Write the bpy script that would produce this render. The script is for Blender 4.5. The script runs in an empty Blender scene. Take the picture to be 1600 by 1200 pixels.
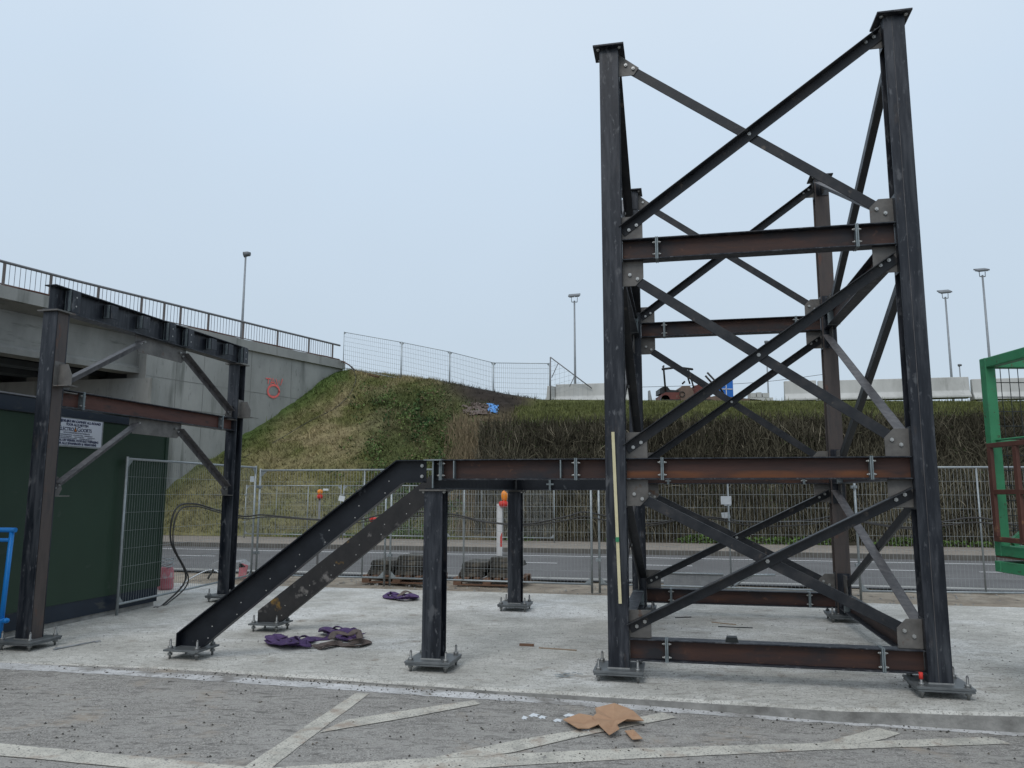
import bpy, math, random
import numpy as np
from mathutils import Vector, Matrix
random.seed(5); rng = np.random.default_rng(7)
S = bpy.context.scene
# ---------------------------------------------------------------- camera
F = 1210.; P = .1392; RL = .0017; H = 1.6
cam = bpy.data.cameras.new('camera'); cam.sensor_width = 36; cam.lens = F/1600*36
cam.clip_start = .05; cam.clip_end = 3000
co = bpy.data.objects.new('camera', cam); S.collection.objects.link(co)
co.matrix_world = Matrix.Translation((0, 0, H)) @ Matrix.Rotation(math.pi/2+P, 4, 'X') @ Matrix.Rotation(RL, 4, 'Z')
S.camera = co
# ---------------------------------------------------------------- world and sun (overcast)
SUN_EL, SUN_AZ = math.radians(48), math.radians(205)
w = bpy.data.worlds.new("World"); S.world = w; w.use_nodes = True
nt = w.node_tree; nt.nodes.clear()
out = nt.nodes.new('ShaderNodeOutputWorld')
sky = nt.nodes.new('ShaderNodeTexSky'); sky.sky_type = 'NISHITA'; sky.sun_disc = False
sky.sun_elevation = SUN_EL; sky.sun_rotation = SUN_AZ; sky.dust_density = 4; sky.ozone_density = 1.5
b1 = nt.nodes.new('ShaderNodeBackground'); b1.inputs[1].default_value = .09
nt.links.new(sky.outputs[0], b1.inputs[0])
b2 = nt.nodes.new('ShaderNodeBackground'); b2.inputs[1].default_value = 1.2
tc = nt.nodes.new('ShaderNodeTexCoord'); sp = nt.nodes.new('ShaderNodeSeparateXYZ')
nt.links.new(tc.outputs['Generated'], sp.inputs[0])
nz = nt.nodes.new('ShaderNodeTexNoise'); nz.inputs['Scale'].default_value = 1.9; nz.inputs['Detail'].default_value = 3
nt.links.new(tc.outputs['Generated'], nz.inputs['Vector'])
ma = nt.nodes.new('ShaderNodeMath'); ma.operation = 'MULTIPLY_ADD'; ma.inputs[1].default_value = .34; ma.inputs[2].default_value = -.15
nt.links.new(nz.outputs['Fac'], ma.inputs[0])
ad = nt.nodes.new('ShaderNodeMath'); ad.operation = 'ADD'
nt.links.new(sp.outputs['Z'], ad.inputs[0]); nt.links.new(ma.outputs[0], ad.inputs[1])
rp = nt.nodes.new('ShaderNodeValToRGB')
for i, (p_, c_) in enumerate(((0, (.50, .585, .665)), (.2, (.505, .60, .695)), (.5, (.56, .67, .79)), (1, (.76, .82, .88)))):
    e = rp.color_ramp.elements[i] if i < 2 else rp.color_ramp.elements.new(p_)
    e.position = p_; e.color = (*c_, 1)
nt.links.new(ad.outputs[0], rp.inputs[0]); nt.links.new(rp.outputs[0], b2.inputs[0])
mx = nt.nodes.new('ShaderNodeMixShader'); mx.inputs[0].default_value = .88
nt.links.new(b1.outputs[0], mx.inputs[1]); nt.links.new(b2.outputs[0], mx.inputs[2]); nt.links.new(mx.outputs[0], out.inputs[0])
sl = bpy.data.lights.new('sun', 'SUN'); sl.energy = .9; sl.angle = math.radians(25); sl.color = (1, .97, .93)
so = bpy.data.objects.new('sun', sl); S.collection.objects.link(so)
so.rotation_euler = (math.pi/2-SUN_EL, 0, math.pi-SUN_AZ+math.pi)
sd = Vector((math.sin(SUN_AZ)*math.cos(SUN_EL), math.cos(SUN_AZ)*math.cos(SUN_EL), math.sin(SUN_EL)))
so.rotation_euler = sd.to_track_quat('Z', 'Y').to_euler()
S.view_settings.view_transform = 'Standard'; S.view_settings.look = 'None'
S.view_settings.exposure = 0; S.view_settings.gamma = 1
# ---------------------------------------------------------------- pixel <-> world helpers (survey of the photo)
s_, c_ = math.sin(P), math.cos(P)
def ray(u, v):
    X = (u-800)+(v-600)*RL; Y = -(u-800)*RL+(v-600)
    a = X/F; b = -Y/F
    return a, c_-b*s_, s_+b*c_
def at(u, v, Y):
    d = ray(u, v); t = Y/d[1]; return Vector((d[0]*t, Y, H+d[2]*t))
def gp(u, v, z=0.):
    d = ray(u, v); t = (z-H)/d[2]; return Vector((d[0]*t, d[1]*t, z))
def prn(X, Y, Z):
    Z = Z-H; zc = Y*c_+Z*s_; yc = -Y*s_+Z*c_
    return 800+F*X/zc, 600-F*yc/zc
YAW = -.2109; OX, OY = .94616, 7.05528
cy, sy = math.cos(YAW), math.sin(YAW)
def W(u, v, z=0.): return Vector((OX+u*cy-v*sy, OY+u*sy+v*cy, z))
def loc(X, Y):
    X = X-OX; Y = Y-OY; return X*cy+Y*sy, -X*sy+Y*cy
# ---------------------------------------------------------------- materials
def N(nt, t, **k):
    n = nt.nodes.new(t)
    for a, b in k.items():
        if a in n.inputs.keys(): n.inputs[a].default_value = b
        else: setattr(n, a, b)
    return n
def mat(name, cols, scale=3., stretch=(1, 1, 1), rough=.7, metal=0., bump=.0, bscale=None, detail=6, spots=None, attr=None, pos=None, rvar=.0, spec=.4):
    m = bpy.data.materials.new(name); m.use_nodes = True; t = m.node_tree; L = t.links
    bs = t.nodes['Principled BSDF']; bs.inputs['Roughness'].default_value = rough; bs.inputs['Metallic'].default_value = metal
    bs.inputs['Specular IOR Level'].default_value = spec
    tc = N(t, 'ShaderNodeTexCoord'); mp = N(t, 'ShaderNodeMapping'); mp.inputs['Scale'].default_value = stretch
    L.new(tc.outputs['Object'], mp.inputs[0])
    n = N(t, 'ShaderNodeTexNoise', Scale=scale, Detail=detail, Roughness=.62); L.new(mp.outputs[0], n.inputs['Vector'])
    r = N(t, 'ShaderNodeValToRGB'); L.new(n.outputs['Fac'], r.inputs[0])
    k = len(cols)
    for i, c in enumerate(cols):
        p = (pos[i] if pos else .3+.4*i/(k-1) if k > 1 else 0)
        e = r.color_ramp.elements[i] if i < 2 else r.color_ramp.elements.new(p)
        e.position = p; e.color = (*c, 1)
    if k == 1: r.color_ramp.elements[1].color = (*cols[0], 1)
    col = r.outputs[0]
    if spots:
        for (sc, lo, hi, c, stv) in spots:
            mp2 = N(t, 'ShaderNodeMapping'); mp2.inputs['Scale'].default_value = stv; mp2.inputs['Location'].default_value = (sc*1.7, sc, 3.1)
            L.new(tc.outputs['Object'], mp2.inputs[0])
            n2 = N(t, 'ShaderNodeTexNoise', Scale=sc, Detail=4, Roughness=.6); L.new(mp2.outputs[0], n2.inputs['Vector'])
            mr = N(t, 'ShaderNodeMapRange'); mr.inputs[1].default_value = lo; mr.inputs[2].default_value = hi
            L.new(n2.outputs['Fac'], mr.inputs[0])
            mm = N(t, 'ShaderNodeMix', data_type='RGBA'); L.new(mr.outputs[0], mm.inputs[0])
            L.new(col, mm.inputs[6]); mm.inputs[7].default_value = (*c, 1); col = mm.outputs[2]
    if attr:
        at_ = N(t, 'ShaderNodeAttribute', attribute_name=attr)
        mm = N(t, 'ShaderNodeMix', data_type='RGBA', blend_type='MULTIPLY'); mm.inputs[0].default_value = 1
        L.new(col, mm.inputs[6]); L.new(at_.outputs[0], mm.inputs[7]); col = mm.outputs[2]
    L.new(col, bs.inputs['Base Color'])
    if rvar:
        mr = N(t, 'ShaderNodeMapRange'); mr.inputs[3].default_value = rough-rvar; mr.inputs[4].default_value = rough+rvar
        mr.inputs[1].default_value = .3; mr.inputs[2].default_value = .7
        L.new(n.outputs['Fac'], mr.inputs[0]); L.new(mr.outputs[0], bs.inputs['Roughness'])
    if bump:
        nb = N(t, 'ShaderNodeTexNoise', Scale=bscale or scale*6, Detail=5); L.new(mp.outputs[0], nb.inputs['Vector'])
        bp = N(t, 'ShaderNodeBump', Strength=bump, Distance=.02); L.new(nb.outputs['Fac'], bp.inputs['Height']); L.new(bp.outputs[0], bs.inputs['Normal'])
    return m
M = {}
# mill scale steel, blue black with light scuffs
STV = (6, 6, .8)
M['col'] = mat('mill_scale_steel', [(.004, .006, .011), (.015, .018, .025), (.052, .056, .066)], 2.6, STV, .42, .12, .06, 30, rvar=.12,
               spots=[(3.5, .64, .76, (.050, .042, .040), (3, 3, 1)), (22, .60, .70, (.10, .105, .115), (1, 1, .4)), (7, .63, .70, (.085, .088, .095), (1, 1, .5)), (1.3, .52, .70, (.058, .064, .074), (9, 9, .5))])
M['colbrown'] = mat('brown_mill_steel', [(.060, .050, .047), (.085, .068, .062), (.055, .05, .05)], 2.2, STV, .55, .1, .05, 30,
                    spots=[(4, .6, .7, (.11, .06, .045), (2, 2, 1))])
M['brace'] = mat('angle_steel', [(.009, .011, .015), (.019, .021, .025), (.042, .041, .043)], 3, (2, 2, 2), .45, .1, .05, 40, rvar=.1,
                 spots=[(9, .62, .72, (.09, .075, .065), (1, 1, 1))])
M['bracelight'] = mat('pale_angle_steel', [(.055, .053, .056), (.095, .09, .092), (.15, .14, .14)], 3, (5, 5, 1.5), .5, .1, .05, 40)  # paler tone of the angle steel
M['rust'] = mat('rusty_beam_steel', [(.024, .016, .016), (.050, .025, .020), (.078, .034, .022)], 1.6, (.7, .7, 6), .6, .05, .08, 30,
                spots=[(2.2, .60, .74, (.085, .034, .017), (.7, .7, 7)), (13, .62, .70, (.10, .048, .03), (1, 1, 1)), (1.5, .50, .66, (.020, .020, .024), (1, 1, 2))])
M['rust2'] = mat('brown_beam_steel', [(.075, .030, .022), (.115, .050, .038), (.07, .035, .03)], 1.6, (.7, .7, 6), .6, .05, .08, 30,
                 spots=[(3, .58, .7, (.05, .035, .033), (1, 1, 4))])
M['plate'] = mat('gusset_steel', [(.08, .076, .07), (.13, .123, .115), (.18, .17, .155)], 6, (1, 1, 1), .5, .15, .05, 40,
                 spots=[(7, .62, .7, (.11, .07, .05), (1, 1, 1))])
M['zinc'] = mat('galvanised_steel', [(.26, .29, .30), (.38, .41, .42)], 18, (1, 1, 1), .42, .5, .03, 60)
M['anch'] = mat('anchor_rod_steel', [(.15, .155, .155), (.28, .285, .28)], 30, (1, 1, 1), .4, .5)
M['bolt'] = mat('zinc_bolt', [(.38, .38, .37), (.52, .52, .50)], 30, (1, 1, 1), .35, .7)
M['epl'] = mat('end_plate_steel', [(.15, .18, .19), (.26, .30, .31)], 12, (1, 1, 1), .45, .4)
M['black'] = mat('dark_primed_steel', [(.005, .007, .011), (.012, .015, .021)], 3, (2, 2, 2), .42, .1, .04, 40, rvar=.08,
                 spots=[(5, .66, .74, (.12, .13, .14), (1, 1, 1))])
M['stain'] = mat('stained_stringer_steel', [(.020, .020, .021), (.034, .032, .032)], 4, (2, 2, 2), .55, .1, .05, 40,
                 spots=[(4.5, .60, .68, (.19, .18, .17), (1, 1, 1)), (3, .66, .72, (.22, .13, .03), (1, 1, 1))])
M['red'] = mat('red_paint', [(.55, .03, .02), (.7, .06, .05)], 20)
M['slab'] = mat('concrete_slab', [(.37, .36, .33), (.51, .50, .462), (.64, .63, .59)], 1.6, (1, 1, 1), .9, 0, .8, 30, detail=12,
                spots=[(.5, .50, .66, (.70, .70, .68), (1, 1.6, 1)), (14, .50, .76, (.24, .232, .205), (.6, 2.4, 1)), (75, .52, .68, (.20, .19, .17), (1, 1, 1)), (38, .66, .70, (.10, .095, .085), (1, 1, 1)), (3.1, .62, .76, (.27, .24, .20), (1, 1, 1))])
M['slabedge'] = mat('old_concrete', [(.16, .155, .145), (.25, .245, .23), (.34, .33, .31)], 5, (1, 1, 1), .9, 0, .5, 30)
M['cement'] = mat('cement_strip', [(.38, .38, .375), (.52, .52, .52), (.66, .66, .66)], 4, (1, 1, 1), .85, 0, .4, 30,
                  spots=[(3, .52, .64, (.24, .23, .215), (1, 1, 1)), (40, .56, .66, (.2, .19, .18), (1, 1, 1))])
M['asph'] = mat('worn_asphalt', [(.21, .200, .185), (.30, .287, .268), (.40, .385, .36)], 1.1, (1, 1.6, 1), .94, 0, .8, 90, detail=8,
                spots=[(85, .50, .60, (.47, .45, .415), (1, 1, 1)), (75, .56, .64, (.11, .105, .10), (1, 1, 1)), (1.7, .58, .70, (.38, .33, .275), (1, 1, 1)), (5, .48, .70, (.38, .365, .34), (.7, 1.8, 1)), (11, .52, .72, (.15, .143, .133), (.6, 1.7, 1)), (26, .54, .70, (.44, .425, .395), (1, 1.4, 1))])
M['mark'] = mat('worn_road_paint', [(.36, .35, .31), (.52, .50, .44), (.60, .58, .51)], 6, (1, 1, 1), .8, 0, .3, 100,
                spots=[(70, .54, .64, (.2, .19, .18), (1, 1, 1)), (5, .54, .70, (.34, .28, .23), (1, 1, 1)), (16, .66, .72, (.22, .21, .2), (1, 1, 1))])
M['road'] = mat('road_asphalt', [(.105, .103, .102), (.125, .123, .123), (.148, .146, .145)], .8, (1, 1, 1), .85, 0, .3, 60)
M['white'] = mat('road_line_paint', [(.6, .6, .6), (.72, .72, .72)], 8)
M['pave'] = mat('pavement_slabs', [(.20, .175, .15), (.30, .265, .225)], 4, (1, 1, 1), .9, 0, .3, 30)
M['sand'] = mat('sandy_verge', [(.17, .14, .11), (.27, .23, .18), (.36, .32, .26)], 2.5, (1, 1, 1), .95, 0, .8, 30,
                spots=[(6, .6, .7, (.09, .08, .065), (1, 1, 1))])
M['earth'] = mat('earth_ground', [(.10, .08, .06), (.17, .14, .11)], .7, (1, 1, 1), .95, 0, .5, 20)
M['conc'] = mat('weathered_concrete', [(.24, .24, .225), (.33, .33, .31), (.41, .405, .38)], .55, (1, 1, .45), .88, 0, .25, 14, detail=9,
                spots=[(1.1, .56, .72, (.16, .165, .15), (1.5, 1.5, .16)), (7, .62, .74, (.19, .19, .18), (1, 1, .3))])
M['concl'] = mat('pale_concrete', [(.40, .40, .38), (.50, .50, .48), (.56, .56, .54)], 1.5, (1, 1, .5), .85, 0, .2, 20,
                 spots=[(3, .6, .75, (.33, .33, .31), (1, 1, .3))])
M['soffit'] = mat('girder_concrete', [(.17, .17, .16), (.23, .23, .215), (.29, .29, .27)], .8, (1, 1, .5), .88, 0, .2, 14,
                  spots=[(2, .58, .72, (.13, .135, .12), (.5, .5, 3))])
M['dark'] = mat('shaded_recess_concrete', [(.06, .07, .08), (.09, .10, .11)], 1)  # shade beneath the bridge deck put into the concrete colour
M['rail'] = mat('railing_steel', [(.16, .16, .165), (.24, .24, .25)], 6, (1, 1, 1), .5, .3)
M['railpost'] = mat('rusty_railing_steel', [(.14, .12, .11), (.20, .17, .16)], 6, (1, 1, 1), .6, .2)
M['green'] = mat('dark_green_cladding', [(.016, .038, .022), (.021, .048, .028)], 1.2, (1, 1, 1), .5, 0, .02, 5, spots=[(2.5, .68, .8, (.045, .065, .05), (.6, 1.6, 3))])
M['navy'] = mat('navy_trim', [(.010, .018, .030), (.016, .026, .042)], 2, (1, 1, 1), .45, spots=[(4, .6, .7, (.05, .055, .055), (1, 1, 3))])
M['signw'] = mat('sign_white', [(.62, .66, .74), (.70, .73, .80)], 2, rough=.4)
M['ink'] = mat('sign_ink', [(.02, .03, .09)], 2)
M['orange'] = mat('orange_plastic', [(.85, .25, .02), (.95, .34, .03)], 9, rough=.3)
M['brown'] = mat('brown_frame_paint', [(.075, .030, .022), (.11, .045, .032)], 8, (1, 1, 1), .6, spots=[(9, .62, .7, (.2, .1, .05), (1, 1, 1))])
M['cage'] = mat('green_cage_paint', [(.035, .20, .09), (.05, .26, .125)], 5, (1, 1, 1), .45, 0, .05, 40, spots=[(14, .63, .69, (.05, .06, .03), (1, 1, 1)), (5, .58, .7, (.05, .15, .08), (1, 1, 1)), (30, .66, .7, (.12, .06, .03), (1, 1, 1))])
M['wire'] = mat('dark_wire', [(.03, .035, .035)], 5, rough=.5, metal=.3)
M['blue'] = mat('blue_barrier_paint', [(.01, .20, .62), (.015, .27, .75)], 5, rough=.35)
M['rubber'] = mat('black_cable_rubber', [(.03, .03, .03), (.06, .058, .055)], 12, rough=.6)
M['purple'] = mat('purple_webbing', [(.045, .024, .085), (.11, .065, .17)], 14, (1, 1, 1), .9, 0, .5, 60, spots=[(8, .6, .7, (.14, .12, .12), (1, 1, 1))])
M['webbrown'] = mat('grey_brown_webbing', [(.10, .075, .065), (.17, .135, .12)], 14, (1, 1, 1), .9, 0, .5, 60)
M['card'] = mat('cardboard', [(.34, .20, .12), (.46, .29, .18)], 5, (1, 1, 1), .85, 0, .1, 40)
M['plastic'] = mat('white_plastic_film', [(.6, .63, .66), (.75, .78, .8)], 8, rough=.35)
M['staff'] = mat('yellow_staff', [(.56, .50, .30), (.68, .62, .40)], 9, rough=.5)
M['pallet'] = mat('pallet_wood', [(.13, .07, .045), (.22, .13, .085)], 6, (1, 1, 4), .85)
M['blk'] = mat('recycled_black_plastic', [(.035, .034, .031), (.075, .07, .06)], 5, (1, 1, 1), .8, 0, .5, 30, spots=[(5, .52, .66, (.16, .14, .11), (1, 1, 1))])
M['redmach'] = mat('worn_red_machine_paint', [(.11, .032, .027), (.17, .052, .042)], 3, (1, 1, 1), .6, spots=[(3, .55, .65, (.17, .12, .09), (1, 1, 1))])
M['machbrown'] = mat('muddy_engine_cover', [(.13, .09, .07), (.19, .13, .10)], 3)
M['machblack'] = mat('black_machine_parts', [(.015, .015, .016), (.03, .03, .03)], 3, rough=.5)
M['bluebox'] = mat('blue_panel', [(.015, .12, .45), (.02, .16, .55)], 2, rough=.4)
M['tarp'] = mat('blue_tarp', [(.05, .22, .55), (.10, .32, .68)], 6, rough=.4)
M['pink'] = mat('graffiti_paint', [(.85, .14, .13), (.95, .22, .19)], 9)
M['drum'] = mat('faded_red_drum', [(.42, .10, .13), (.60, .22, .25)], 6, rough=.5, spots=[(6, .56, .64, (.5, .42, .42), (1, 1, 1))])
M['grey'] = mat('grey_plastic', [(.22, .23, .24), (.34, .35, .36)], 5)
M['veg'] = mat('grass_blades', [(.75, .75, .75), (1.1, 1.1, 1.1)], 1.5, (1, 1, 1), .8, 0, attr='col', spec=.15)
M['terr'] = mat('grassy_soil', [(.6, .6, .6), (1.0, 1.0, 1.0), (1.3, 1.3, 1.3)], 2.2, (1, 1, 1), .95, 0, 1., 10, attr='col', spec=.1)
M['twig'] = mat('dry_twigs', [(.8, .8, .8), (1.15, 1.15, 1.15)], 3, (1, 1, 1), .85, 0, attr='col', spec=.15)
M['bark'] = mat('rail_board_wood', [(.28, .22, .16), (.36, .29, .22)], 9)
M['rustdeck'] = mat('orange_streaked_beam', [(.030, .020, .019), (.060, .028, .022), (.085, .036, .026)], 1.6, (.7, .7, 6), .6, .05, .08, 30,
                    spots=[(1.5, .54, .68, (.028, .024, .026), (1, 1, 2))])
def streak(m, z0, z1, c):
    t = m.node_tree; L = t.links; bs = t.nodes['Principled BSDF']; src = bs.inputs['Base Color'].links[0].from_socket
    tc = N(t, 'ShaderNodeTexCoord'); sx = N(t, 'ShaderNodeSeparateXYZ'); L.new(tc.outputs['Object'], sx.inputs[0])
    n = N(t, 'ShaderNodeTexNoise', Scale=2.0, Detail=3); mp = N(t, 'ShaderNodeMapping'); mp.inputs['Scale'].default_value = (1, 1, 3); L.new(tc.outputs['Object'], mp.inputs[0]); L.new(mp.outputs[0], n.inputs['Vector'])
    a = N(t, 'ShaderNodeMapRange'); a.interpolation_type = 'SMOOTHSTEP'; a.inputs[1].default_value = z0-.012; a.inputs[2].default_value = z0+.01; L.new(sx.outputs['Z'], a.inputs[0])
    b = N(t, 'ShaderNodeMapRange'); b.interpolation_type = 'SMOOTHSTEP'; b.inputs[1].default_value = z1+.02; b.inputs[2].default_value = z1-.01; L.new(sx.outputs['Z'], b.inputs[0])
    e = N(t, 'ShaderNodeMapRange'); e.inputs[1].default_value = .38; e.inputs[2].default_value = .60; L.new(n.outputs['Fac'], e.inputs[0])
    m1 = N(t, 'ShaderNodeMath', operation='MULTIPLY'); L.new(a.outputs[0], m1.inputs[0]); L.new(b.outputs[0], m1.inputs[1])
    m2 = N(t, 'ShaderNodeMath', operation='MULTIPLY'); L.new(m1.outputs[0], m2.inputs[0]); L.new(e.outputs[0], m2.inputs[1])
    mm = N(t, 'ShaderNodeMix', data_type='RGBA'); L.new(m2.outputs[0], mm.inputs[0]); L.new(src, mm.inputs[6]); mm.inputs[7].default_value = (*c, 1); L.new(mm.outputs[2], bs.inputs['Base Color'])
streak(M['rustdeck'], 1.732, 1.785, (.15, .054, .02))
# ---------------------------------------------------------------- mesh helpers
Ccol = S.collection
class MB:
    def __init__(s): s.v = []; s.f = []; s.sm = []
    def add(s, vs, fs, smooth=False):
        o = len(s.v); s.v += [tuple(p) for p in vs]; s.f += [tuple(i+o for i in f) for f in fs]; s.sm += [smooth]*len(fs); return s
    def box(s, x0, x1, y0, y1, z0, z1):
        vs = [(x, y, z) for z in (z0, z1) for y in (y0, y1) for x in (x0, x1)]
        return s.add(vs, [(0, 2, 3, 1), (4, 5, 7, 6), (0, 1, 5, 4), (2, 6, 7, 3), (0, 4, 6, 2), (1, 3, 7, 5)])
    def bar(s, p, q, a, b, up=(0, 0, 1), oa=0., ob=0.):
        """rectangular bar p->q, a = size across (side), b = size along up"""
        p = Vector(p); q = Vector(q); d = (q-p).normalized(); up = Vector(up)
        if abs(d.dot(up)) > .999: up = Vector((1, 0, 0))
        sd_ = d.cross(up).normalized(); u2 = sd_.cross(d).normalized(); vs = []
        for e in (p, q):
            for i, j in ((-1, -1), (1, -1), (1, 1), (-1, 1)):
                vs.append(e+sd_*(i*a/2+oa)+u2*(j*b/2+ob))
        return s.add(vs, [(0, 3, 2, 1), (4, 5, 6, 7), (0, 1, 5, 4), (1, 2, 6, 5), (2, 3, 7, 6), (3, 0, 4, 7)])
    def prism(s, poly, ext):
        ext = Vector(ext); n = len(poly); A = [Vector(p) for p in poly]; B = [p+ext for p in A]
        nrm = sum(((A[i].cross(A[(i+1) % n])) for i in range(n)), Vector())
        if nrm.dot(ext) > 0: A, B = A[::-1], B[::-1]
        return s.add(A+B, [tuple(range(n)), tuple(range(2*n-1, n-1, -1))]+[(i, i+n, (i+1) % n+n, (i+1) % n) for i in range(n)])
    def tube(s, pts, r, n=8, caps=True, r2=None):
        pts = [Vector(p) for p in pts]; vs = []; fs = []; m = len(pts)
        prev = None
        for i, p in enumerate(pts):
            d = (pts[min(i+1, m-1)]-pts[max(i-1, 0)]).normalized()
            if prev is None:
                up = Vector((0, 0, 1)) if abs(d.z) < .9 else Vector((1, 0, 0))
            else: up = prev
            a = d.cross(up).normalized(); b = a.cross(d).normalized(); prev = b
            rr = r if r2 is None else r+(r2-r)*i/(m-1)
            for k in range(n):
                t = 2*math.pi*k/n; vs.append(p+a*math.cos(t)*rr+b*math.sin(t)*rr)
        for i in range(m-1):
            for k in range(n): fs.append((i*n+k, i*n+(k+1) % n, (i+1)*n+(k+1) % n, (i+1)*n+k))
        s.add(vs, fs, n > 4)
        if caps:
            o = len(s.v)-len(vs)
            s.f.append(tuple(o+k for k in range(n-1, -1, -1))); s.f.append(tuple(o+(m-1)*n+k for k in range(n))); s.sm += [False, False]
        return s
    def lathe(s, prof, c=(0, 0, 0), n=16):
        vs = []; fs = []; m = len(prof)
        for r, z in prof:
            for k in range(n): vs.append((c[0]+r*math.cos(6.28318*k/n), c[1]+r*math.sin(6.28318*k/n), c[2]+z))
        for i in range(m-1):
            for k in range(n): fs.append((i*n+k, i*n+(k+1) % n, (i+1)*n+(k+1) % n, (i+1)*n+k))
        s.add(vs, fs, True); return s
    def isec(s, p, q, depth, width, tf=.012, tw=.008, up=(0, 0, 1)):
        s.bar(p, q, width, tf, up, 0, depth/2-tf/2); s.bar(p, q, width, tf, up, 0, -depth/2+tf/2)
        s.bar(p, q, tw, depth-2*tf, up); return s
    def build(s, name, m, parent=None, base=None, world=False, bevel=0):
        me = bpy.data.meshes.new(name)
        vs = s.v
        if world and parent is not None:
            root = parent
            while root.parent: root = root.parent
            mi = (Matrix.Translation(root.location) @ root.rotation_euler.to_matrix().to_4x4()).inverted()
            vs = [tuple(mi @ Vector(p)) for p in vs]
        if base is not None: b = Vector(base); vs = [tuple(Vector(p)-b) for p in vs]
        me.from_pydata(vs, [], s.f); me.polygons.foreach_set('use_smooth', s.sm); me.materials.append(m); me.update()
        o = bpy.data.objects.new(name, me); Ccol.objects.link(o)
        if base is not None: o.location = base
        if parent is not None: o.parent = parent
        if bevel:
            bm = o.modifiers.new('bevel', 'BEVEL'); bm.width = bevel; bm.segments = 1; bm.limit_method = 'ANGLE'
        return o
def tag(o, label, cat, group=None, kind=None):
    if label: o['label'] = label
    if cat: o['category'] = cat
    if group: o['group'] = group
    if kind: o['kind'] = kind
    return o
def struct(o): o['kind'] = 'structure'; return o
def thing(name, label, cat, l=(0, 0, 0), rz=0., group=None):
    o = bpy.data.objects.new(name, None); Ccol.objects.link(o); o.location = l; o.rotation_euler = (0, 0, rz); o.empty_display_size = .2
    return tag(o, label, cat, group)
def copy_tree(o, parent=None):
    c = o.copy(); Ccol.objects.link(c); c.parent = parent
    for ch in [x for x in o.children]: copy_tree(ch, c)
    return c
def npmesh(name, V, Fi, k, m, cols=None):
    """V (n,3); Fi (m,k) int; cols (n,3) vertex colours"""
    me = bpy.data.meshes.new(name); nf = len(Fi)
    me.vertices.add(len(V)); me.vertices.foreach_set('co', V.astype(np.float32).ravel())
    me.loops.add(nf*k); me.loops.foreach_set('vertex_index', Fi.astype(np.int32).ravel())
    me.polygons.add(nf); me.polygons.foreach_set('loop_start', np.arange(0, nf*k, k, dtype=np.int32))
    if cols is not None:
        a = me.attributes.new('col', 'FLOAT_COLOR', 'POINT')
        a.data.foreach_set('color', np.hstack([cols, np.ones((len(cols), 1))]).astype(np.float32).ravel())
    me.update(calc_edges=True); me.validate(); me.materials.append(m)
    o = bpy.data.objects.new(name, me); Ccol.objects.link(o); return o
# shared bolt mesh
def bolt_mesh(r=.015, h=.012, stub=.03):
    mb = MB(); mb.tube([(0, 0, 0), (0, 0, h)], r, 6); mb.tube([(0, 0, h), (0, 0, h+stub)], r*.5, 6)
    o = mb.build('bolt', M['bolt']); me = o.data; bpy.data.objects.remove(o); return me
BOLT = bolt_mesh(.017, .014, .006); ANCH = None
def bolt(parent, p, d, me=None, name='bolt'):
    o = bpy.data.objects.new(name, me or BOLT); Ccol.objects.link(o); o.parent = parent; o.location = p
    o.rotation_euler = Vector(d).to_track_quat('Z', 'Y').to_euler(); return o
def noise1(x, seed=0):
    x = np.asarray(x, float); i = np.floor(x).astype(int); f = x-i; f = f*f*(3-2*f)
    h = lambda k: np.modf(np.abs(np.sin((k+seed*57.3)*127.1)*43758.5453))[0]
    return h(i)*(1-f)+h(i+1)*f
def noise2(x, y, seed=0):
    x = np.asarray(x, float); y = np.asarray(y, float)
    i = np.floor(x); j = np.floor(y); fx = x-i; fy = y-j; fx = fx*fx*(3-2*fx); fy = fy*fy*(3-2*fy)
    h = lambda a, b: np.modf(np.abs(np.sin(a*127.1+b*311.7+seed*74.7)*43758.5453))[0]
    return (h(i, j)*(1-fx)+h(i+1, j)*fx)*(1-fy)+(h(i, j+1)*(1-fx)+h(i+1, j+1)*fx)*fy
def fbm(x, y, seed=0): return (noise2(x, y, seed)*.5+noise2(x*2.1, y*2.1, seed+1)*.3+noise2(x*4.3, y*4.3, seed+2)*.2)
# ================================================================ SETTING
g = MB(); R0 = 900
g.add([(-R0, -R0, -.62), (R0, -R0, -.62), (R0, R0, -.62), (-R0, R0, -.62)], [(0, 1, 2, 3)]); struct(g.build('ground', M['earth']))
def zas(X): return max(-.55, -.05-.0165*X-.0018*X*X)
front_px = [(-420, 1008), (-200, 1020), (0, 1034), (285, 1044), (500, 1057), (800, 1077), (1000, 1088), (1300, 1106), (1600, 1115), (1900, 1122), (2300, 1130)]
fr = [gp(*p, 0) for p in front_px]
def edgeY(X):
    for a, b in zip(fr, fr[1:]):
        if a.x <= X <= b.x: return a.y+(b.y-a.y)*(X-a.x)/(b.x-a.x)
    return fr[0].y if X < fr[0].x else fr[-1].y
# slab with real thickness
g = MB(); xs = np.linspace(fr[0].x, fr[-1].x, 60)
top = [Vector((x, edgeY(x), 0)) for x in xs]
ch = .022
back = []
for p in top:
    u, v = loc(p.x, p.y); back.append(W(u, 5.45, 0))
vs = []
for p, q in zip(top, back):
    j = .008*math.sin(p.x*7)+.006*math.sin(p.x*19)
    vs += [(q.x, q.y, -.6), (q.x, q.y, 0), (p.x, p.y+ch+j, 0), (p.x, p.y+.004+j*.6, -ch), (p.x, p.y+j*.5, -.6)]
fs = []
for i in range(len(top)-1):
    for k in range(4): fs.append((i*5+k, i*5+k+1, i*5+5+k+1, i*5+5+k))
g.add(vs, fs); struct(g.build('concrete_slab', M['slab']))
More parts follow.
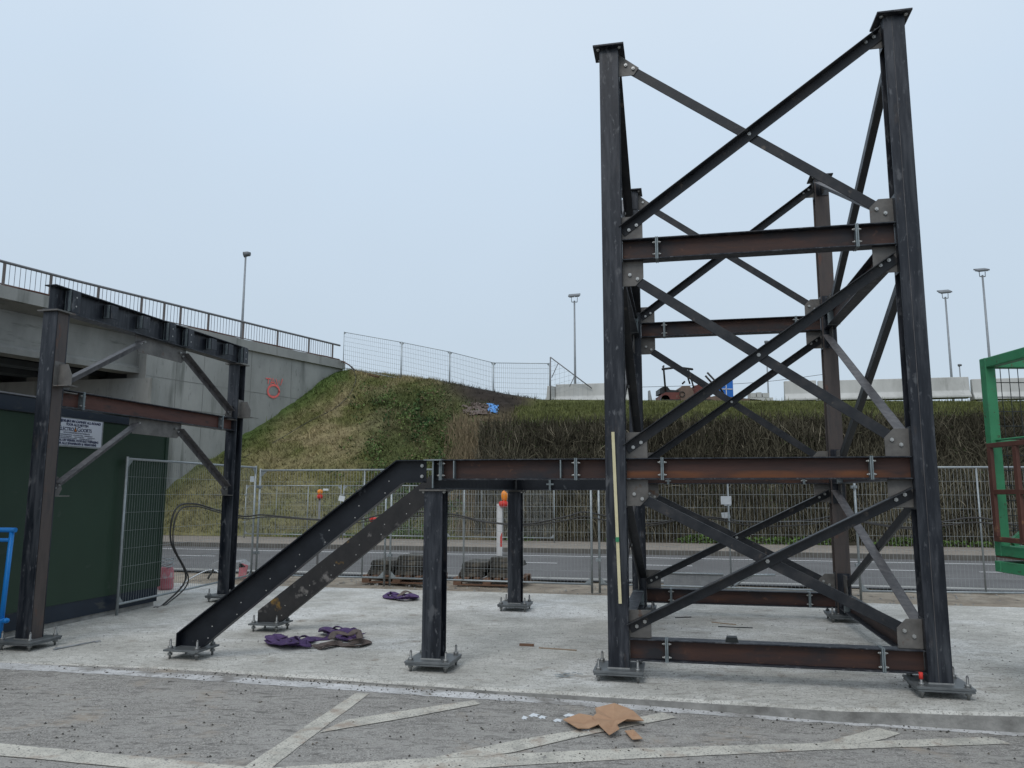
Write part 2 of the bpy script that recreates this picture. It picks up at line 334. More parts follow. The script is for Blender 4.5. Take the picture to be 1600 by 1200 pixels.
# worn edge face strip of the slab (older darker concrete), proud by 3 mm
g = MB(); vs = []
for x in xs:
    j = .008*math.sin(x*7)+.006*math.sin(x*19); y = edgeY(x)
    vs += [(x, y-.003+j*.5, -.6), (x, y+.001+j*.5, -ch-.002)]
g.add(vs, [(i*2, i*2+2, i*2+3, i*2+1) for i in range(len(xs)-1)]); struct(g.build('slab_edge', M['slabedge']))
# asphalt yard
nx, ny = 70, 30; V = []; Fq = []
X0, X1 = fr[0].x, fr[-1].x
for j in range(ny+1):
    for i in range(nx+1):
        X = X0+(X1-X0)*i/nx; Y = -9+(edgeY(X)+.12+9)*j/ny; V.append((X, Y, zas(X)))
for j in range(ny):
    for i in range(nx):
        a = j*(nx+1)+i; Fq.append((a, a+1, a+nx+2, a+nx+1))
struct(MB().add(V, Fq).build('asphalt_yard', M['asph']))
def gas(u, v):
    z = -.05
    for _ in range(8):
        p = gp(u, v, z); z = zas(p.x)
    return p
def resample(pl, n):
    L = [0]
    for a, b in zip(pl, pl[1:]): L.append(L[-1]+math.dist(a, b))
    o = []
    for k in range(n+1):
        t = L[-1]*k/n
        for i in range(len(pl)-1):
            if t <= L[i+1]+1e-9:
                f = (t-L[i])/max(1e-9, L[i+1]-L[i]); o.append((pl[i][0]+(pl[i+1][0]-pl[i][0])*f, pl[i][1]+(pl[i+1][1]-pl[i][1])*f)); break
    return o
def strip(name, up, lo, m, n=40, dz=.004, yoff=0, jit=.004):
    A = resample(up, n); B = resample(lo, n); V = []; fs = []
    for (a, b) in zip(A, B):
        pa, pb = gas(*a), gas(*b)
        for k in range(4):
            p = pa.lerp(pb, k/3)
            jx = jit*(random.random()-.5)*2
            V.append((p.x+jx, p.y+jx, zas(p.x)+dz))
    for i in range(n):
        for k in range(3): fs.append((i*4+k, i*4+k+1, i*4+5+k, i*4+4+k))
    return struct(MB().add(V, fs).build(name, m))
strip('cement_strip', [(-300, 1012), (0, 1034.6), (200, 1048), (400, 1060), (600, 1074), (800, 1086), (1000, 1100), (1300, 1120), (1600, 1143), (1900, 1165)],
      [(-300, 1020), (0, 1045), (200, 1056), (400, 1069), (600, 1083), (800, 1096), (1000, 1110), (1300, 1131), (1600, 1151), (1900, 1172)], M['cement'], 160, .0022, jit=.012)
DZ = .0042
strip('painted_line', [(555, 1084), (430, 1167), (380, 1200), (250, 1290)], [(578, 1084), (495, 1146), (425, 1200), (310, 1290)], M['mark'], 24, DZ)
strip('painted_line', [(540, 1126), (640, 1110), (741, 1095)], [(498, 1146), (640, 1122), (750, 1101)], M['mark'], 24, DZ+.0016)
strip('painted_line', [(-300, 1130), (0, 1163), (200, 1181), (400, 1201), (560, 1215)], [(-300, 1148), (0, 1182), (200, 1201), (400, 1222), (560, 1240)], M['mark'], 30, DZ+.0016)
strip('painted_line', [(400, 1202), (690, 1184), (960, 1171), (1300, 1161), (1548, 1152)], [(400, 1222), (690, 1204), (960, 1188), (1300, 1172), (1580, 1163)], M['mark'], 50, DZ)
strip('painted_line', [(672, 1186), (800, 1159), (900, 1142), (1035, 1114)], [(760, 1183), (800, 1177), (915, 1150), (1057, 1122)], M['mark'], 30, DZ+.0016)
strip('painted_line', [(1282, 1163), (1365, 1140), (1375, 1139)], [(1345, 1163), (1385, 1155), (1407, 1147)], M['mark'], 14, DZ+.0016)
# verge, road, pavement in the local frame
def sheet(name, u0, u1, v0, v1, z, m, n=1, nz=0, kind=True):
    mb = MB(); V = []; nu = max(1, int((u1-u0)/.5)) if nz else 1; nv = max(1, int((v1-v0)/.25)) if nz else 1
    for j in range(nv+1):
        for i in range(nu+1):
            u = u0+(u1-u0)*i/nu; v = v0+(v1-v0)*j/nv
            zz = z+(nz*(float(fbm(u*1.3, v*1.9, 4))-.45) if nz else 0); p = W(u, v, zz); V.append(p)
    mb.add(V, [(j*(nu+1)+i, j*(nu+1)+i+1, (j+1)*(nu+1)+i+1, (j+1)*(nu+1)+i) for j in range(nv) for i in range(nu)], bool(nz))
    o = mb.build(name, m); return struct(o) if kind else o
sheet('sandy_verge', -16, 16, 5.2, 7.6, -.035, M['sand'], nz=.12)
sheet('road', -60, 45, 7.45, 14.15, -.02, M['road'])
sheet('near_kerb', -60, 45, 7.38, 7.6, .03, M['conc'])
for (u0, u1, v0, v1) in [(-45, 45, 12.98, 13.10), (-45, 45, 7.86, 7.98)]:
    sheet('road_edge_line', u0, u1, v0, v1, -.015, M['white'])
for u in (-22.5, -17.5, -12.2, -6.4, -3.4, -.35, 4.3, 6.6, 11, 16):
    sheet('lane_dash', u, u+1.15, 10.98, 11.08, -.015, M['white'])
sheet('lane_dash', -.2, .25, 9.2, 9.3, -.015, M['white'])
mb = MB()
for k in range(-60, 45): 
    a, b = W(k+.004, 14.12, 0), W(k+.996, 14.12, 0)
    mb.bar(a+Vector((0, 0, .03)), b+Vector((0, 0, .03)), .14, .14)
M['kerbm'] = mat('shaded_kerb', [(.09, .085, .075), (.15, .14, .125)], 3, (1, 1, 1), .9)  # kerb colour darkened to carry its shadow line
struct(mb.build('kerb', M['kerbm']))
sheet('pavement', -60, 45, 14.19, 17.6, .09, M['pave'])
# ---- embankment terrain
US = [-60, -24, -16.5, -10.6, -5.2, 0, 10, 20, 45]; ZS = [8.3, 8.3, 8.1, 7.1, 5.76, 5.60, 5.34, 5.08, 4.9]
def sm(x, a, b): t = np.clip((x-a)/(b-a), 0, 1); return t*t*(3-2*t)
UH0, UH1 = -5.9, -4.9
def zterr(u, v):
    u = np.asarray(u, float); v = np.asarray(v, float)
    zt = np.interp(u, US, ZS)
    rough = ((fbm(u*.5, v*.5, 9)-.45)*.6+(fbm(u*1.6, v*1.6, 19)-.45)*.28)*sm(v, 17.8, 20)
    raw = .1+.62*np.maximum(0, v-17.4)+rough
    k = .35; nat = zt-np.log1p(np.exp(np.clip((zt-raw)/k, -20, 20)))*k+0
    nat = np.minimum(raw, zt); nat = -np.logaddexp(-raw/k, -zt/k)*k
    he = np.where(v < 17.75, .1+(v-17.4)*.3, .1+3.8*sm(v, 17.75, 18.5))
    he = he+np.clip(v-18.3, 0, 8.8)/8.8*(zt-3.9)+(fbm(u*1.1, v*1.1, 3)-.45)*.16*sm(v, 18.5, 19.5)*(1-sm(v, 26, 27))
    w_ = sm(u+(noise1(v*.7, 3)-.5)*1.2+(v-17.5)*.05, UH0, UH1)
    return np.maximum(nat*(1-w_)+he*w_, 0.05)
def soilmask(px, py): # dark soil and eroded edge near the crest
    m = np.exp(-(((px-772)/88)**2+((py-(620+(px-772)*.22))/(25+6*np.sin(px*.13)))**2)**2)
    return m
def world(u, v): return OX+u*cy-v*sy, OY+u*sy+v*cy
us = np.concatenate([np.linspace(-45, -22, 60, False), np.linspace(-22, 22, 300, False), np.linspace(22, 45, 30)])
vv = np.concatenate([np.linspace(17.4, 19, 20, False), np.linspace(19, 34, 90, False), np.linspace(34, 140, 20)])
UU, VV = np.meshgrid(us, vv); ZZ = zterr(UU, VV); XX, YY = world(UU, VV)
nu, nv = len(us), len(vv); I = np.arange(nu*nv).reshape(nv, nu)
Fi = np.stack([I[:-1, :-1], I[:-1, 1:], I[1:, 1:], I[1:, :-1]], -1).reshape(-1, 4)
px, py = prn(XX, YY, ZZ)
def slope_col(u, v, px, py, hedge):
    n = fbm(u*.8, v*.8, 21)[..., None]; n2 = fbm(u*2.3, v*2.3, 31)[..., None]
    dry = np.array([.31, .26, .145]); grn = np.array([.14, .15, .052]); dk = np.array([.055, .075, .03]); soil = np.array([.042, .034, .029])*(.6+.8*n2)
    t = np.clip((n-.35)*3, 0, 1)
    c = dry*t+grn*(1-t)
    nearwall = np.exp(-((py-(572+(537-px)*.66))/26)**2)*(px < 545); nearwall = nearwall[..., None]
    c = c*(1-nearwall)+np.array([.10, .15, .045])*nearwall
    low = sm(py, 690, 760)[..., None]*.7; c = c*(1-low)+(grn*.7+dry*.3)*low
    bush = .6*(sm(px+60*(n[..., 0]-.5), 545, 600)*(1-sm(px, 720, 780))*sm(py, 590, 625))[..., None]
    c = c*(1-bush)+(dk*(.7+n2*.9))*bush
    dryr = (sm(px, 690, 760)*sm(py, 630, 660))[..., None]; c = c*(1-dryr)+np.array([.17, .14, .09])*dryr
    sl_ = soilmask(px, py)[..., None]; c = c*(1-sl_)+soil*sl_
    h = hedge[..., None]; gt = np.array([.095, .105, .036])*(.7+n2*.8)
    dyr2 = np.clip((n-.5)*2.5, 0, .5); gt = gt*(1-dyr2)+np.array([.17, .17, .07])*dyr2
    return c*(1-h)+gt*h
hm = sm(UU+(VV-17.5)*.05, UH0, UH1)
cc = slope_col(UU, VV, px, py, hm)*.8
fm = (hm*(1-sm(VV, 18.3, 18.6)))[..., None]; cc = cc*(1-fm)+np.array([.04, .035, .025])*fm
o = npmesh('embankment', np.stack([XX, YY, ZZ], -1).reshape(-1, 3), Fi, 4, M['terr'], cc.reshape(-1, 3)); struct(o)
o.data.polygons.foreach_set('use_smooth', [True]*len(o.data.polygons))
# ---- blades of grass
def blades(name, u, v, base, h, wd, lean, col, m, flat=0., seg=1):
    n = len(u); X, Y = world(u, v); B = np.stack([X, Y, base], -1)
    a = rng.uniform(0, 2*np.pi, n); d = np.stack([np.cos(a), np.sin(a), 0*a], -1)*wd[:, None]
    b = rng.uniform(0, 2*np.pi, n); tip = B+np.stack([np.cos(b)*lean, np.sin(b)*lean, h], -1)
    V = np.stack([B-d, B+d, tip], 1).reshape(-1, 3); Fi = np.arange(3*n).reshape(-1, 3)
    return npmesh(name, V, Fi, 3, m, np.repeat(col, 3, 0))
n = 120000
u = rng.uniform(-23, -4.2, n); v = rng.uniform(17.5, 33, n); z = zterr(u, v); X, Y = world(u, v); px, py = prn(X, Y, z)
keep = (px > 225) & (px < 900) & (rng.random(n) > soilmask(px, py)*.97) & (sm(u+(v-17.5)*.05, UH0, UH1) < rng.random(n))
# wall on the left keeps the grass to its right
Yw = 24.8+15.2*((X+16.4)/7.5); keep &= ~((Y > Yw-.2) & (X < -8.8))
u, v, z, px, py = [k[keep] for k in (u, v, z, px, py)]; n = len(u)
col = slope_col(u, v, px, py, np.zeros(n))*rng.uniform(.55, 1.5, n)[:, None]
tuft = fbm(u*1.7, v*1.7, 41)
tag(blades('slope_grass', u, v, z-.02, rng.uniform(.04, .26, n)*(.2+1.5*tuft**1.6)+(rng.random(n) > .985)*rng.uniform(.1, .35, n)*(py > 600), rng.uniform(.008, .024, n), rng.uniform(.02, .25, n), col*(.55+.9*tuft[:, None]), M['veg']),
    'rough green and straw coloured grass covering the embankment slope beside the concrete wing wall', 'grass', kind='stuff')
n = 60000
u = rng.uniform(-6.5, 18, n); v = 18.2+rng.uniform(0, 1, n)**1.3*8.8; z = zterr(u, v); X, Y = world(u, v); px, py = prn(X, Y, z)
keep = sm(u+(v-17.5)*.05, UH0, UH1) > rng.random(n); u, v, z, px, py = [k[keep] for k in (u, v, z, px, py)]; n = len(u)
col = slope_col(u, v, px, py, np.ones(n))*rng.uniform(.6, 1.5, n)[:, None]
tag(blades('ledge_grass', u, v, z-.02, (rng.uniform(.04, .17, n)+.2*(rng.random(n) > .97))*(1-.65*sm(v, 24, 26.5)), rng.uniform(.012, .025, n), rng.uniform(.02, .1, n), col, M['veg']),
    'green grass strip on top of the overgrown retaining bank below the concrete barriers', 'grass', kind='stuff')
# ---- leaves : brambles on the slope
def leaves(P, size, col, m, name):
    n = len(P); a = rng.normal(size=(n, 3)); a /= np.linalg.norm(a, axis=1)[:, None]; b = np.cross(a, rng.normal(size=(n, 3))); b /= np.linalg.norm(b, axis=1)[:, None]
    a *= size[:, None]; b *= size[:, None]*.6
    V = np.stack([P-a, P+b, P+a, P-b], 1).reshape(-1, 3)
    return npmesh(name, V, np.arange(4*n).reshape(-1, 4), 4, m, np.repeat(col, 4, 0))
n = 110000
u = rng.uniform(-17, -4.5, n); v = rng.uniform(17.6, 30, n); z = zterr(u, v); X, Y = world(u, v); px, py = prn(X, Y, z)
nn = fbm(u*1.3, v*1.3, 51)
dens = (1-soilmask(px, py))*sm(px+160*(nn-.5), 545, 640)*(1-sm(px+120*(nn-.5), 670, 760))*sm(py+40*(nn-.5), 612, 650)*np.clip((nn-.42)*7, 0, 1)*np.clip(noise2(u*2.6, v*2.6, 57)*1.6-.2, .08, 1)
keep = rng.random(n) < dens; u, v, z, nn = [k[keep] for k in (u, v, z, nn)]; n = len(u)
X, Y = world(u, v); hh = np.clip((nn-.38)*3.6, .04, .9)*(.35+1.1*noise2(u*1.9, v*1.9, 77))*np.where(noise2(u*1.3, v*1.3, 5) > .4, 1, .5)
P_ = np.stack([X+rng.normal(0, .06, n), Y+rng.normal(0, .06, n), z+hh*rng.uniform(0, 1, n)**.6], -1)
cn = noise2(u*1.1, v*1.1, 61)[:, None]; cn2 = noise2(u*3, v*3, 62)[:, None]
col = (np.array([.028, .075, .028])*cn+np.array([.12, .15, .05])*(1-cn))*(.2+1.5*cn2)*rng.uniform(.6, 1.5, n)[:, None]
dead = (rng.random(n) < .12); col[dead] = np.array([.2, .15, .09])
tag(leaves(P_, rng.uniform(.02, .075, n), col*1.05, M['veg'], 'bramble_thicket'), 'dark green bramble thicket sprawling over the middle of the embankment slope', 'brambles', kind='stuff')
# ---- overgrown retaining bank : twigs and ivy
def strips(P0, P1, P2, wd, col, m, name):
    n = len(P0); d = P2-P0; s = np.cross(d, rng.normal(size=(n, 3))*np.array([.4, 1, .2])); s /= np.linalg.norm(s, axis=1)[:, None]+1e-9; s *= wd[:, None]
    V = np.stack([P0-s, P0+s, P1+s, P1-s, P2+s*.4, P2-s*.4], 1).reshape(-1, 3); b = np.arange(n)[:, None]*6
    Fi = np.concatenate([b+np.array([[0, 1, 2, 3]]), b+np.array([[3, 2, 4, 5]])], 0)
    return npmesh(name, V, Fi, 4, m, np.repeat(col, 6, 0))
def face_v(z): return 17.75+.75*np.interp(z, [.1, .5, 2, 3.5, 3.9], [.1, .25, .5, .8, 1])
n = 75000
u = rng.uniform(-6.0, 18.5, n); z = rng.uniform(.1, 3.75, n); out_ = rng.uniform(0, .35, n)*(.3+fbm(u*1.2, z*1.2, 71))
vvv = face_v(z)-out_; ln = rng.uniform(.1, .6, n); ang = rng.normal(0, .14+.5*np.clip((fbm(u*.8, z*1.1, 91)-.4)*2.2, 0, 1), n)
wild = (rng.random(n) < .10*(z > 1.6)); ang[wild] = rng.uniform(-1.5, 1.5, wild.sum()); ln[wild] *= 1.3
p0 = np.stack([*world(u, vvv), z], -1); zz1 = np.minimum(z+ln*np.cos(ang)*.5, 4.1); zz2 = np.minimum(z+ln*np.cos(ang), 4.2)
p1 = np.stack([*world(u+np.sin(ang)*ln*.5, vvv-rng.uniform(0, .1, n)), zz1], -1)
p2 = np.stack([*world(u+np.sin(ang)*ln+rng.normal(0, .06, n), vvv-rng.uniform(-.05, .12, n)), zz2-ln*.1*wild], -1)
layer = .75+.5*(np.abs(((z+.05)/.62) % 1-.5) < .33)
pat = fbm(u*.6, z*.6, 75)*(1-.35*sm(z, 2.0, 2.8))
tone = np.array([.115, .104, .072])*layer[:, None]*(rng.uniform(.25, 1.4, n)*(.2+1.5*pat))[:, None]
br = rng.random(n) < .045; tone[br] = np.array([.34, .30, .22])*rng.uniform(.6, 1.1, br.sum())[:, None]
tag(strips(p0, p1, p2, np.where(br, .006, rng.uniform(.005, .010, n)), tone, M['twig'], 'dry_twigs'), 'tangled dry stems hanging over the face of the dark retaining bank', 'dry stems', kind='stuff')
n = 80000
u = rng.uniform(-6.0, 18.5, n); z = rng.uniform(.1, 4.0, n); q = fbm(u*1.0, z*1.3, 81)
top_ = sm(z, 2.6, 3.9); keep = rng.random(n) < np.clip((q-.36)*3, .12, 1)*(.45+.55*top_); u, z, q, top_ = u[keep], z[keep], q[keep], top_[keep]; n = len(u)
vvv = face_v(z)-rng.uniform(0, .3, n)
P_ = np.stack([*world(u, vvv), z], -1)
col = (np.array([.045, .062, .026])*(1-top_[:, None]*.4)+np.array([.065, .085, .03])*top_[:, None]*.6)*rng.uniform(.4, 1.5, n)[:, None]*(.4+q[:, None]*1.1)
tag(leaves(P_, rng.uniform(.018, .045, n), col, M['veg'], 'bank_ivy'), 'dark ivy leaves patched over the retaining bank behind the road', 'ivy', kind='stuff')
n = 9000
u = rng.uniform(-9.5, -4.6, n); v = rng.uniform(17.5, 24, n); z = zterr(u, v); X, Y = world(u, v); px, py = prn(X, Y, z); q = fbm(u*1.2, v*1.2, 93)
keep = rng.random(n) < sm(px+80*(q-.5), 690, 740)*(1-sm(px, 765, 800))*sm(py, 630, 670)*np.clip((q-.3)*4, 0, 1); u, v, z, q = [k[keep] for k in (u, v, z, q)]; n = len(u); X, Y = world(u, v)
h_ = rng.uniform(.2, .8, n); lx = rng.normal(0, .12, n); p0 = np.stack([X, Y, z], -1); p2 = p0+np.stack([lx, rng.normal(0, .1, n), h_], -1); p1 = (p0+p2)/2+np.stack([-lx*.2, 0*lx, .03+0*lx], -1)
tag(strips(p0, p1, p2, rng.uniform(.006, .012, n), np.array([.24, .19, .12])*rng.uniform(.4, 1.3, n)[:, None], M['twig'], 'dry_reeds'), 'straw brown dry stalks between the green brambles and the retaining bank', 'dry stalks', kind='stuff')
# low weeds at the foot of the bank
n = 12000
u = rng.uniform(-16, 18.5, n); v = rng.normal(17.45, .13, n); cl = noise1(u*.9, 4); keep = rng.random(n) < np.clip((cl-.25)*2, 0, 1); u, v, cl = u[keep], v[keep], cl[keep]; n = len(u)
X, Y = world(u, v); P_ = np.stack([X, Y, .09+rng.uniform(0, .32, n)*cl], -1)
tag(leaves(P_, rng.uniform(.02, .05, n), np.array([.09, .15, .04])*rng.uniform(.5, 1.5, n)[:, None], M['veg'], 'kerb_weeds'), 'low green weeds along the back edge of the far pavement', 'weeds', kind='stuff')
# ================================================================ STEEL FRAME
HW = .09; CD = .18; TF = .014; TW = .009
Wd, Dp = 2.55064, 3.67
ZP = .095; Z1b, Z1t, Z2b, Z2t, Z3b, Z3t, Z4 = .16, .3445, 1.717, 1.9075, 3.740, 3.943, 5.856
def hcol(mb, u, v, z0, z1):
    mb.box(u-HW, u+HW, v-HW, v-HW+TF, z0, z1); mb.box(u-HW, u+HW, v+HW-TF, v+HW, z0, z1); mb.box(u-TW/2, u+TW/2, v-HW+TF, v+HW-TF, z0, z1); return mb
def anchor_mesh():
    mb = MB(); mb.tube([(0, 0, -.095), (0, 0, .078)], .0115, 8); mb.tube([(0, 0, 0), (0, 0, .026)], .024, 6); mb.tube([(0, 0, 0), (0, 0, .004)], .031, 12); mb.tube([(0, 0, -.06), (0, 0, -.038)], .023, 6)
    mb.tube([(0, 0, .078), (0, 0, .093)], .0115, 8, r2=.005); o = mb.build('anchor_bolt', M['anch']); me = o.data; bpy.data.objects.remove(o); return me
ANCH = anchor_mesh()
REDCAP = MB().tube([(0, 0, .05), (0, 0, .10)], .016, 8).build('red_cap', M['red']).data
bpy.data.objects.remove(bpy.data.objects['red_cap'])
def base(parent, u, v, h=.212, red=()):
    mb = MB(); mb.box(u-h, u+h, v-h, v+h, ZP-.02, ZP); mb.box(u-h+.006, u+h-.004, v-h+.004, v+h-.007, ZP-.038, ZP-.022)
    pl = mb.build('base_plate', M['plate2'], parent, bevel=.002)
    for k, (i, j) in enumerate(((-1, -1), (1, -1), (1, 1), (-1, 1))):
        a = bolt(parent, (u+i*(h-.045), v+j*(h-.045), ZP), (0, 0, 1), ANCH, 'anchor_bolt')
        if k in red: bolt(parent, (u+i*(h-.045), v+j*(h-.045), ZP), (0, 0, 1), REDCAP, 'red_cap')
    w_ = MB(); w_.box(u-HW-.006, u+HW+.006, v-HW-.008, v-HW, ZP+.0, ZP+.009); w_.build('weld_bead', M['bolt'], parent)
M['plate2'] = mat('base_plate_steel', [(.10, .11, .115), (.17, .18, .185)], 8, (1, 1, 1), .45, .3)
tower = thing('braced_tower', 'tall dark steel tower with crossed braces, low platform and two sloping stringers', 'steel frame', (OX, OY, 0), YAW)
def column(u, v, z1, m, cap=.147, red=()):
    c = hcol(MB(), u, v, ZP, z1).build('column', m, tower, bevel=.003)
    if cap: 
        MB().box(u-cap, u+cap, v-cap, v+cap, z1, z1+.018).build('cap_plate', M['col'], c, bevel=.002)
        for i, j in ((-1, -1), (1, -1), (1, 1), (-1, 1)): bolt(c, (u+i*(cap-.045), v+j*(cap-.05), z1-.001), (0, 0, -1), None, 'cap_hole')
    base(c, u, v, red=red); return c
cFL = column(0, 0, Z4, M['col']); cFR = column(Wd, 0, Z4, M['col'], red=(0,)); cBL = column(0, Dp, Z4, M['col']); cBR = column(Wd, Dp, Z4, M['colbrown'])
# seam line on the front flange of the right column
MB().box(Wd-.018, Wd-.014, -HW-.003, -HW, ZP, Z4).build('weld_seam', M['bracelight'], cFR)
def F2(o, a, n):   # face frame: s along a, t out along n
    return lambda s, t, z: (o[0]+a[0]*s+n[0]*t, o[1]+a[1]*s+n[1]*t, z)
def beam(P, s0, s1, zb, zt, m, splices=(), wdt=.14, bolts=True, stiff=(), t0=0.):
    mb = MB(); zc = (zb+zt)/2; mb.isec(P(s0, t0, zc), P(s1, t0, zc), zt-zb, wdt, .011, .008)
    b = mb.build('beam', m, tower, bevel=.002); b.data.materials.append(M['col'])
    for f_ in b.data.polygons[:12]: f_.material_index = 1
    for s in splices:
        e = MB()
        for k in (-.0075, .0075): e.bar(P(s+k-.0055, t0, zc), P(s+k+.0055, t0, zc), wdt+.006, zt-zb+.008)
        if not bolts:
            for dz in (-.055, .055): e.bar(P(s-.05, wdt*.36+t0, zc+dz), P(s+.05, wdt*.36+t0, zc+dz), .02, .02)
        ep = e.build('end_plate', M['epl'], b)
        if bolts:
            for dz in (-.056, .056):
                for sg in (-1, 1):
                    A = Vector(P(s+sg*.015, t0+wdt*.36, zc+dz)); B = Vector(P(s+sg*.06, t0+wdt*.36, zc+dz)); bolt(b, A, B-A, SPB, 'splice_bolt')
    for s in stiff:
        MB().bar(P(s-.005, t0, zc), P(s+.005, t0, zc), wdt-.004, zt-zb-.026).build('web_stiffener', M['epl'], b)
    return b
SPB = MB().tube([(0, 0, 0), (0, 0, .012)], .0125, 6).tube([(0, 0, .012), (0, 0, .024)], .007, 6).build('x', M['bolt']).data; bpy.data.objects.remove(bpy.data.objects['x'])
def angle(P, sa, za, sb, zb, t, leg=.09, th=.009, out_=1, edge=1, m=None, name='brace'):
    """vertical leg in the face plane at depth t; other leg projects out_ (+1 towards outside) at edge (+1 upper)"""
    A = Vector(P(sa, t, za)); B = Vector(P(sb, t, zb)); nrm = (Vector(P(0, 1, 0))-Vector(P(0, 0, 0)))
    mb = MB(); d = (B-A).normalized(); upv = d.cross(nrm).normalized()
    if upv.z < 0: upv = -upv
    mb.bar(A, B, th, leg, upv)
    c = upv*(edge*(leg/2-th/2))+nrm*(out_*(leg/2+th/2))
    mb.bar(A+c, B+c, leg, th, upv)
    return mb.build(name, m or M['brace'], tower, bevel=.002)
def gusset(P, L, s0, zb, zt, kind, t=0., bolts=True, dirn=1, wg=.2, topcap=False):
    """plate from column side s0 going dirn; kind 'back' chamfered (brace behind), 'front' plain"""
    s1 = s0+dirn*wg; up = kind in ('ul', 'ur'); h = zt-zb; cch = .075
    if kind == 'ul': poly = [(s0, zb), (s1-dirn*cch, zb), (s1, zb+cch), (s1, zt), (s0, zt)]
    elif kind == 'lr': poly = [(s0, zb), (s1, zb), (s1, zt-cch), (s1-dirn*cch, zt), (s0, zt)]
    elif kind == 'topr': poly = [(s0, zb), (s1, zb), (s1, zb+.03), (s0, zt)]
    elif kind == 'top': poly = [(s0, zb), (s1-dirn*.05, zb), (s1, zb+.07), (s0, zt)]
    else: poly = [(s0, zb), (s1, zb), (s1, zt), (s0, zt)]
    A = [P(s, t-.005, z) for s, z in poly]; e = Vector(P(0, .01, 0))-Vector(P(0, 0, 0))
    return MB().prism(A, e).build('gusset_plate', M['plate'], tower, bevel=.0015)
def face(o, a, n, L, colface, bm, detail=True, skiplow=False, bracem=None, swap=False):
    P = F2(o, a, n); bays = [(Z1t, Z2b), (Z2t, Z3b), (Z3t, Z4)]
    nv = Vector(P(0, 1, 0))-Vector(P(0, 0, 0))
    cf = colface  # distance from column axis to where plates start
    for bi, (zb, zt) in enumerate(bays):
        last = bi == 2; g_h = .235
        for side in (0, 1):
            s0 = cf if side == 0 else L-cf; dr = 1 if side == 0 else -1
            # side 0 : '\' starts upper, '/' starts lower ; side 1 : '/' ends upper, '\' ends lower
            hi = gusset(P, L, s0, zt-g_h-(.02 if last else 0), zt-(.02 if last else 0), ('top' if last else 'ul') if side == 0 else ('topr' if last else 'pl'), dirn=dr)
            lo = gusset(P, L, s0, zb, zb+g_h, 'pl' if side == 0 else 'lr', dirn=dr)
            if detail:
                for gobj, ss, zz in ((hi, (.075, .145), zt-.15-(.02 if last else 0)), (lo, (.075, .145), zb+.12)):
                    isback = (gobj is hi and side == 0) or (gobj is lo and side == 1)
                    for k, s in enumerate(ss):
                        sl_ = -1 if isback else 1
                        z = zz+(s-.11)*.6*(sl_*dr if True else 1)
                        tt = .006 if isback else .015
                        bolt(gobj, P(s0+dr*s, tt, z), nv)
        lastd = .02 if last else 0
        sa, sb = cf+.03, L-cf-.03
        angle(P, cf+.05, zt-.12-lastd, L-cf-.05, zb+.10, .0095 if swap else -.0095, out_=1 if swap else -1, edge=1, m=None if swap else bracem)          # '\' behind
        angle(P, cf+.01, zb+.08, L-cf-.01, zt-.11-lastd, -.0095 if swap else .0095, out_=-1 if swap else 1, edge=1, m=bracem if swap else None)               # '/' in front
        s = L/2; zm = (zb+zt)/2-.01; br = MB().tube([P(s, .0, zm), P(s, .022, zm)], .018, 6).build('centre_bolt', M['bolt'], tower)
    for (zb, zt, sp) in ((Z1b, Z1t, 1), (Z2b, Z2t, 1), (Z3b, Z3t, 1)):
        beam(P, cf+.012, L-cf-.012, zb, zt, M['rustdeck'] if detail and o == (0, 0) and zb == Z2b else bm, (.41, L-.41), bolts=detail)
        if cf < .1:
            for s in (cf+.004, L-cf-.004):
                MB().bar(P(s-.004, 0, max(ZP+.002, zb-.26)), P(s+.004, 0, zt+.26), .15, .008, up=nv) if False else None
                x = [P(s-.004, -.075, 0), P(s+.004, -.075, 0), P(s+.004, .075, 0), P(s-.004, .075, 0)]
                z0, z1 = max(ZP+.001, zb-.25), zt+.25
                MB().prism([(p[0], p[1], z0) for p in x], (0, 0, z1-z0)).build('connection_plate', M['col'], tower)
    for s in (cf+.004, L-cf-.004):
        if cf < .1:
            x = [P(s-.004, -.075, 0), P(s+.004, -.075, 0), P(s+.004, .075, 0), P(s-.004, .075, 0)]
            MB().prism([(p[0], p[1], Z4-.27) for p in x], (0, 0, .269)).build('connection_plate', M['col'], tower)
face((0, 0), (1, 0), (0, -1), Wd, .082, M['rust'])
face((0, Dp), (1, 0), (0, -1), Wd, .082, M['rust'])
face((0, 0), (0, 1), (1, 0), Dp, .095, M['rust'], detail=False, swap=True, bracem=M['bracelight'])
face((Wd, Dp), (0, -1), (1, 0), Dp, .095, M['rust'], detail=False, bracem=M['bracelight'])
# platform: short columns, cross beam, front and rear beams
MU = -1.70
def shortcol(v):
    c = hcol(MB(), MU, v, ZP, 1.612).build('short_column', M['col'], tower, bevel=.003)
    MB().box(MU-.13, MU+.13, v-.12, v+.12, 1.612, 1.627).build('cap_plate', M['plate'], c)
    for i in (-1, 1):
        for j in (-1, 1): bolt(c, (MU+i*.1, v+j*.08, 1.611), (0, 0, -1))
    base(c, MU, v, .21, red=()); return c
shortcol(0); shortcol(Dp)
Pv = F2((MU, 0), (0, 1), (1, 0))
cb = MB().isec(Pv(-.1, 0, 1.767), Pv(Dp+.1, 0, 1.767), .28, .16, .012, .009).build('cross_beam', M['black'], tower, bevel=.002)
Pf = F2((0, 0), (1, 0), (0, -1))
b = beam(Pf, MU+.02, -.095, Z2b, Z2t, M['rust'], (MU+.06, -.36), stiff=(MU+.19, -.5), wdt=.15)
Pr_ = F2((0, Dp), (1, 0), (0, -1))
beam(Pr_, MU+.02, -.095, 1.632, 1.907, M['black'], (MU+.5,), bolts=False)
beam(Pv, .0, 0, 1, 1.01, M['black']) if False else None
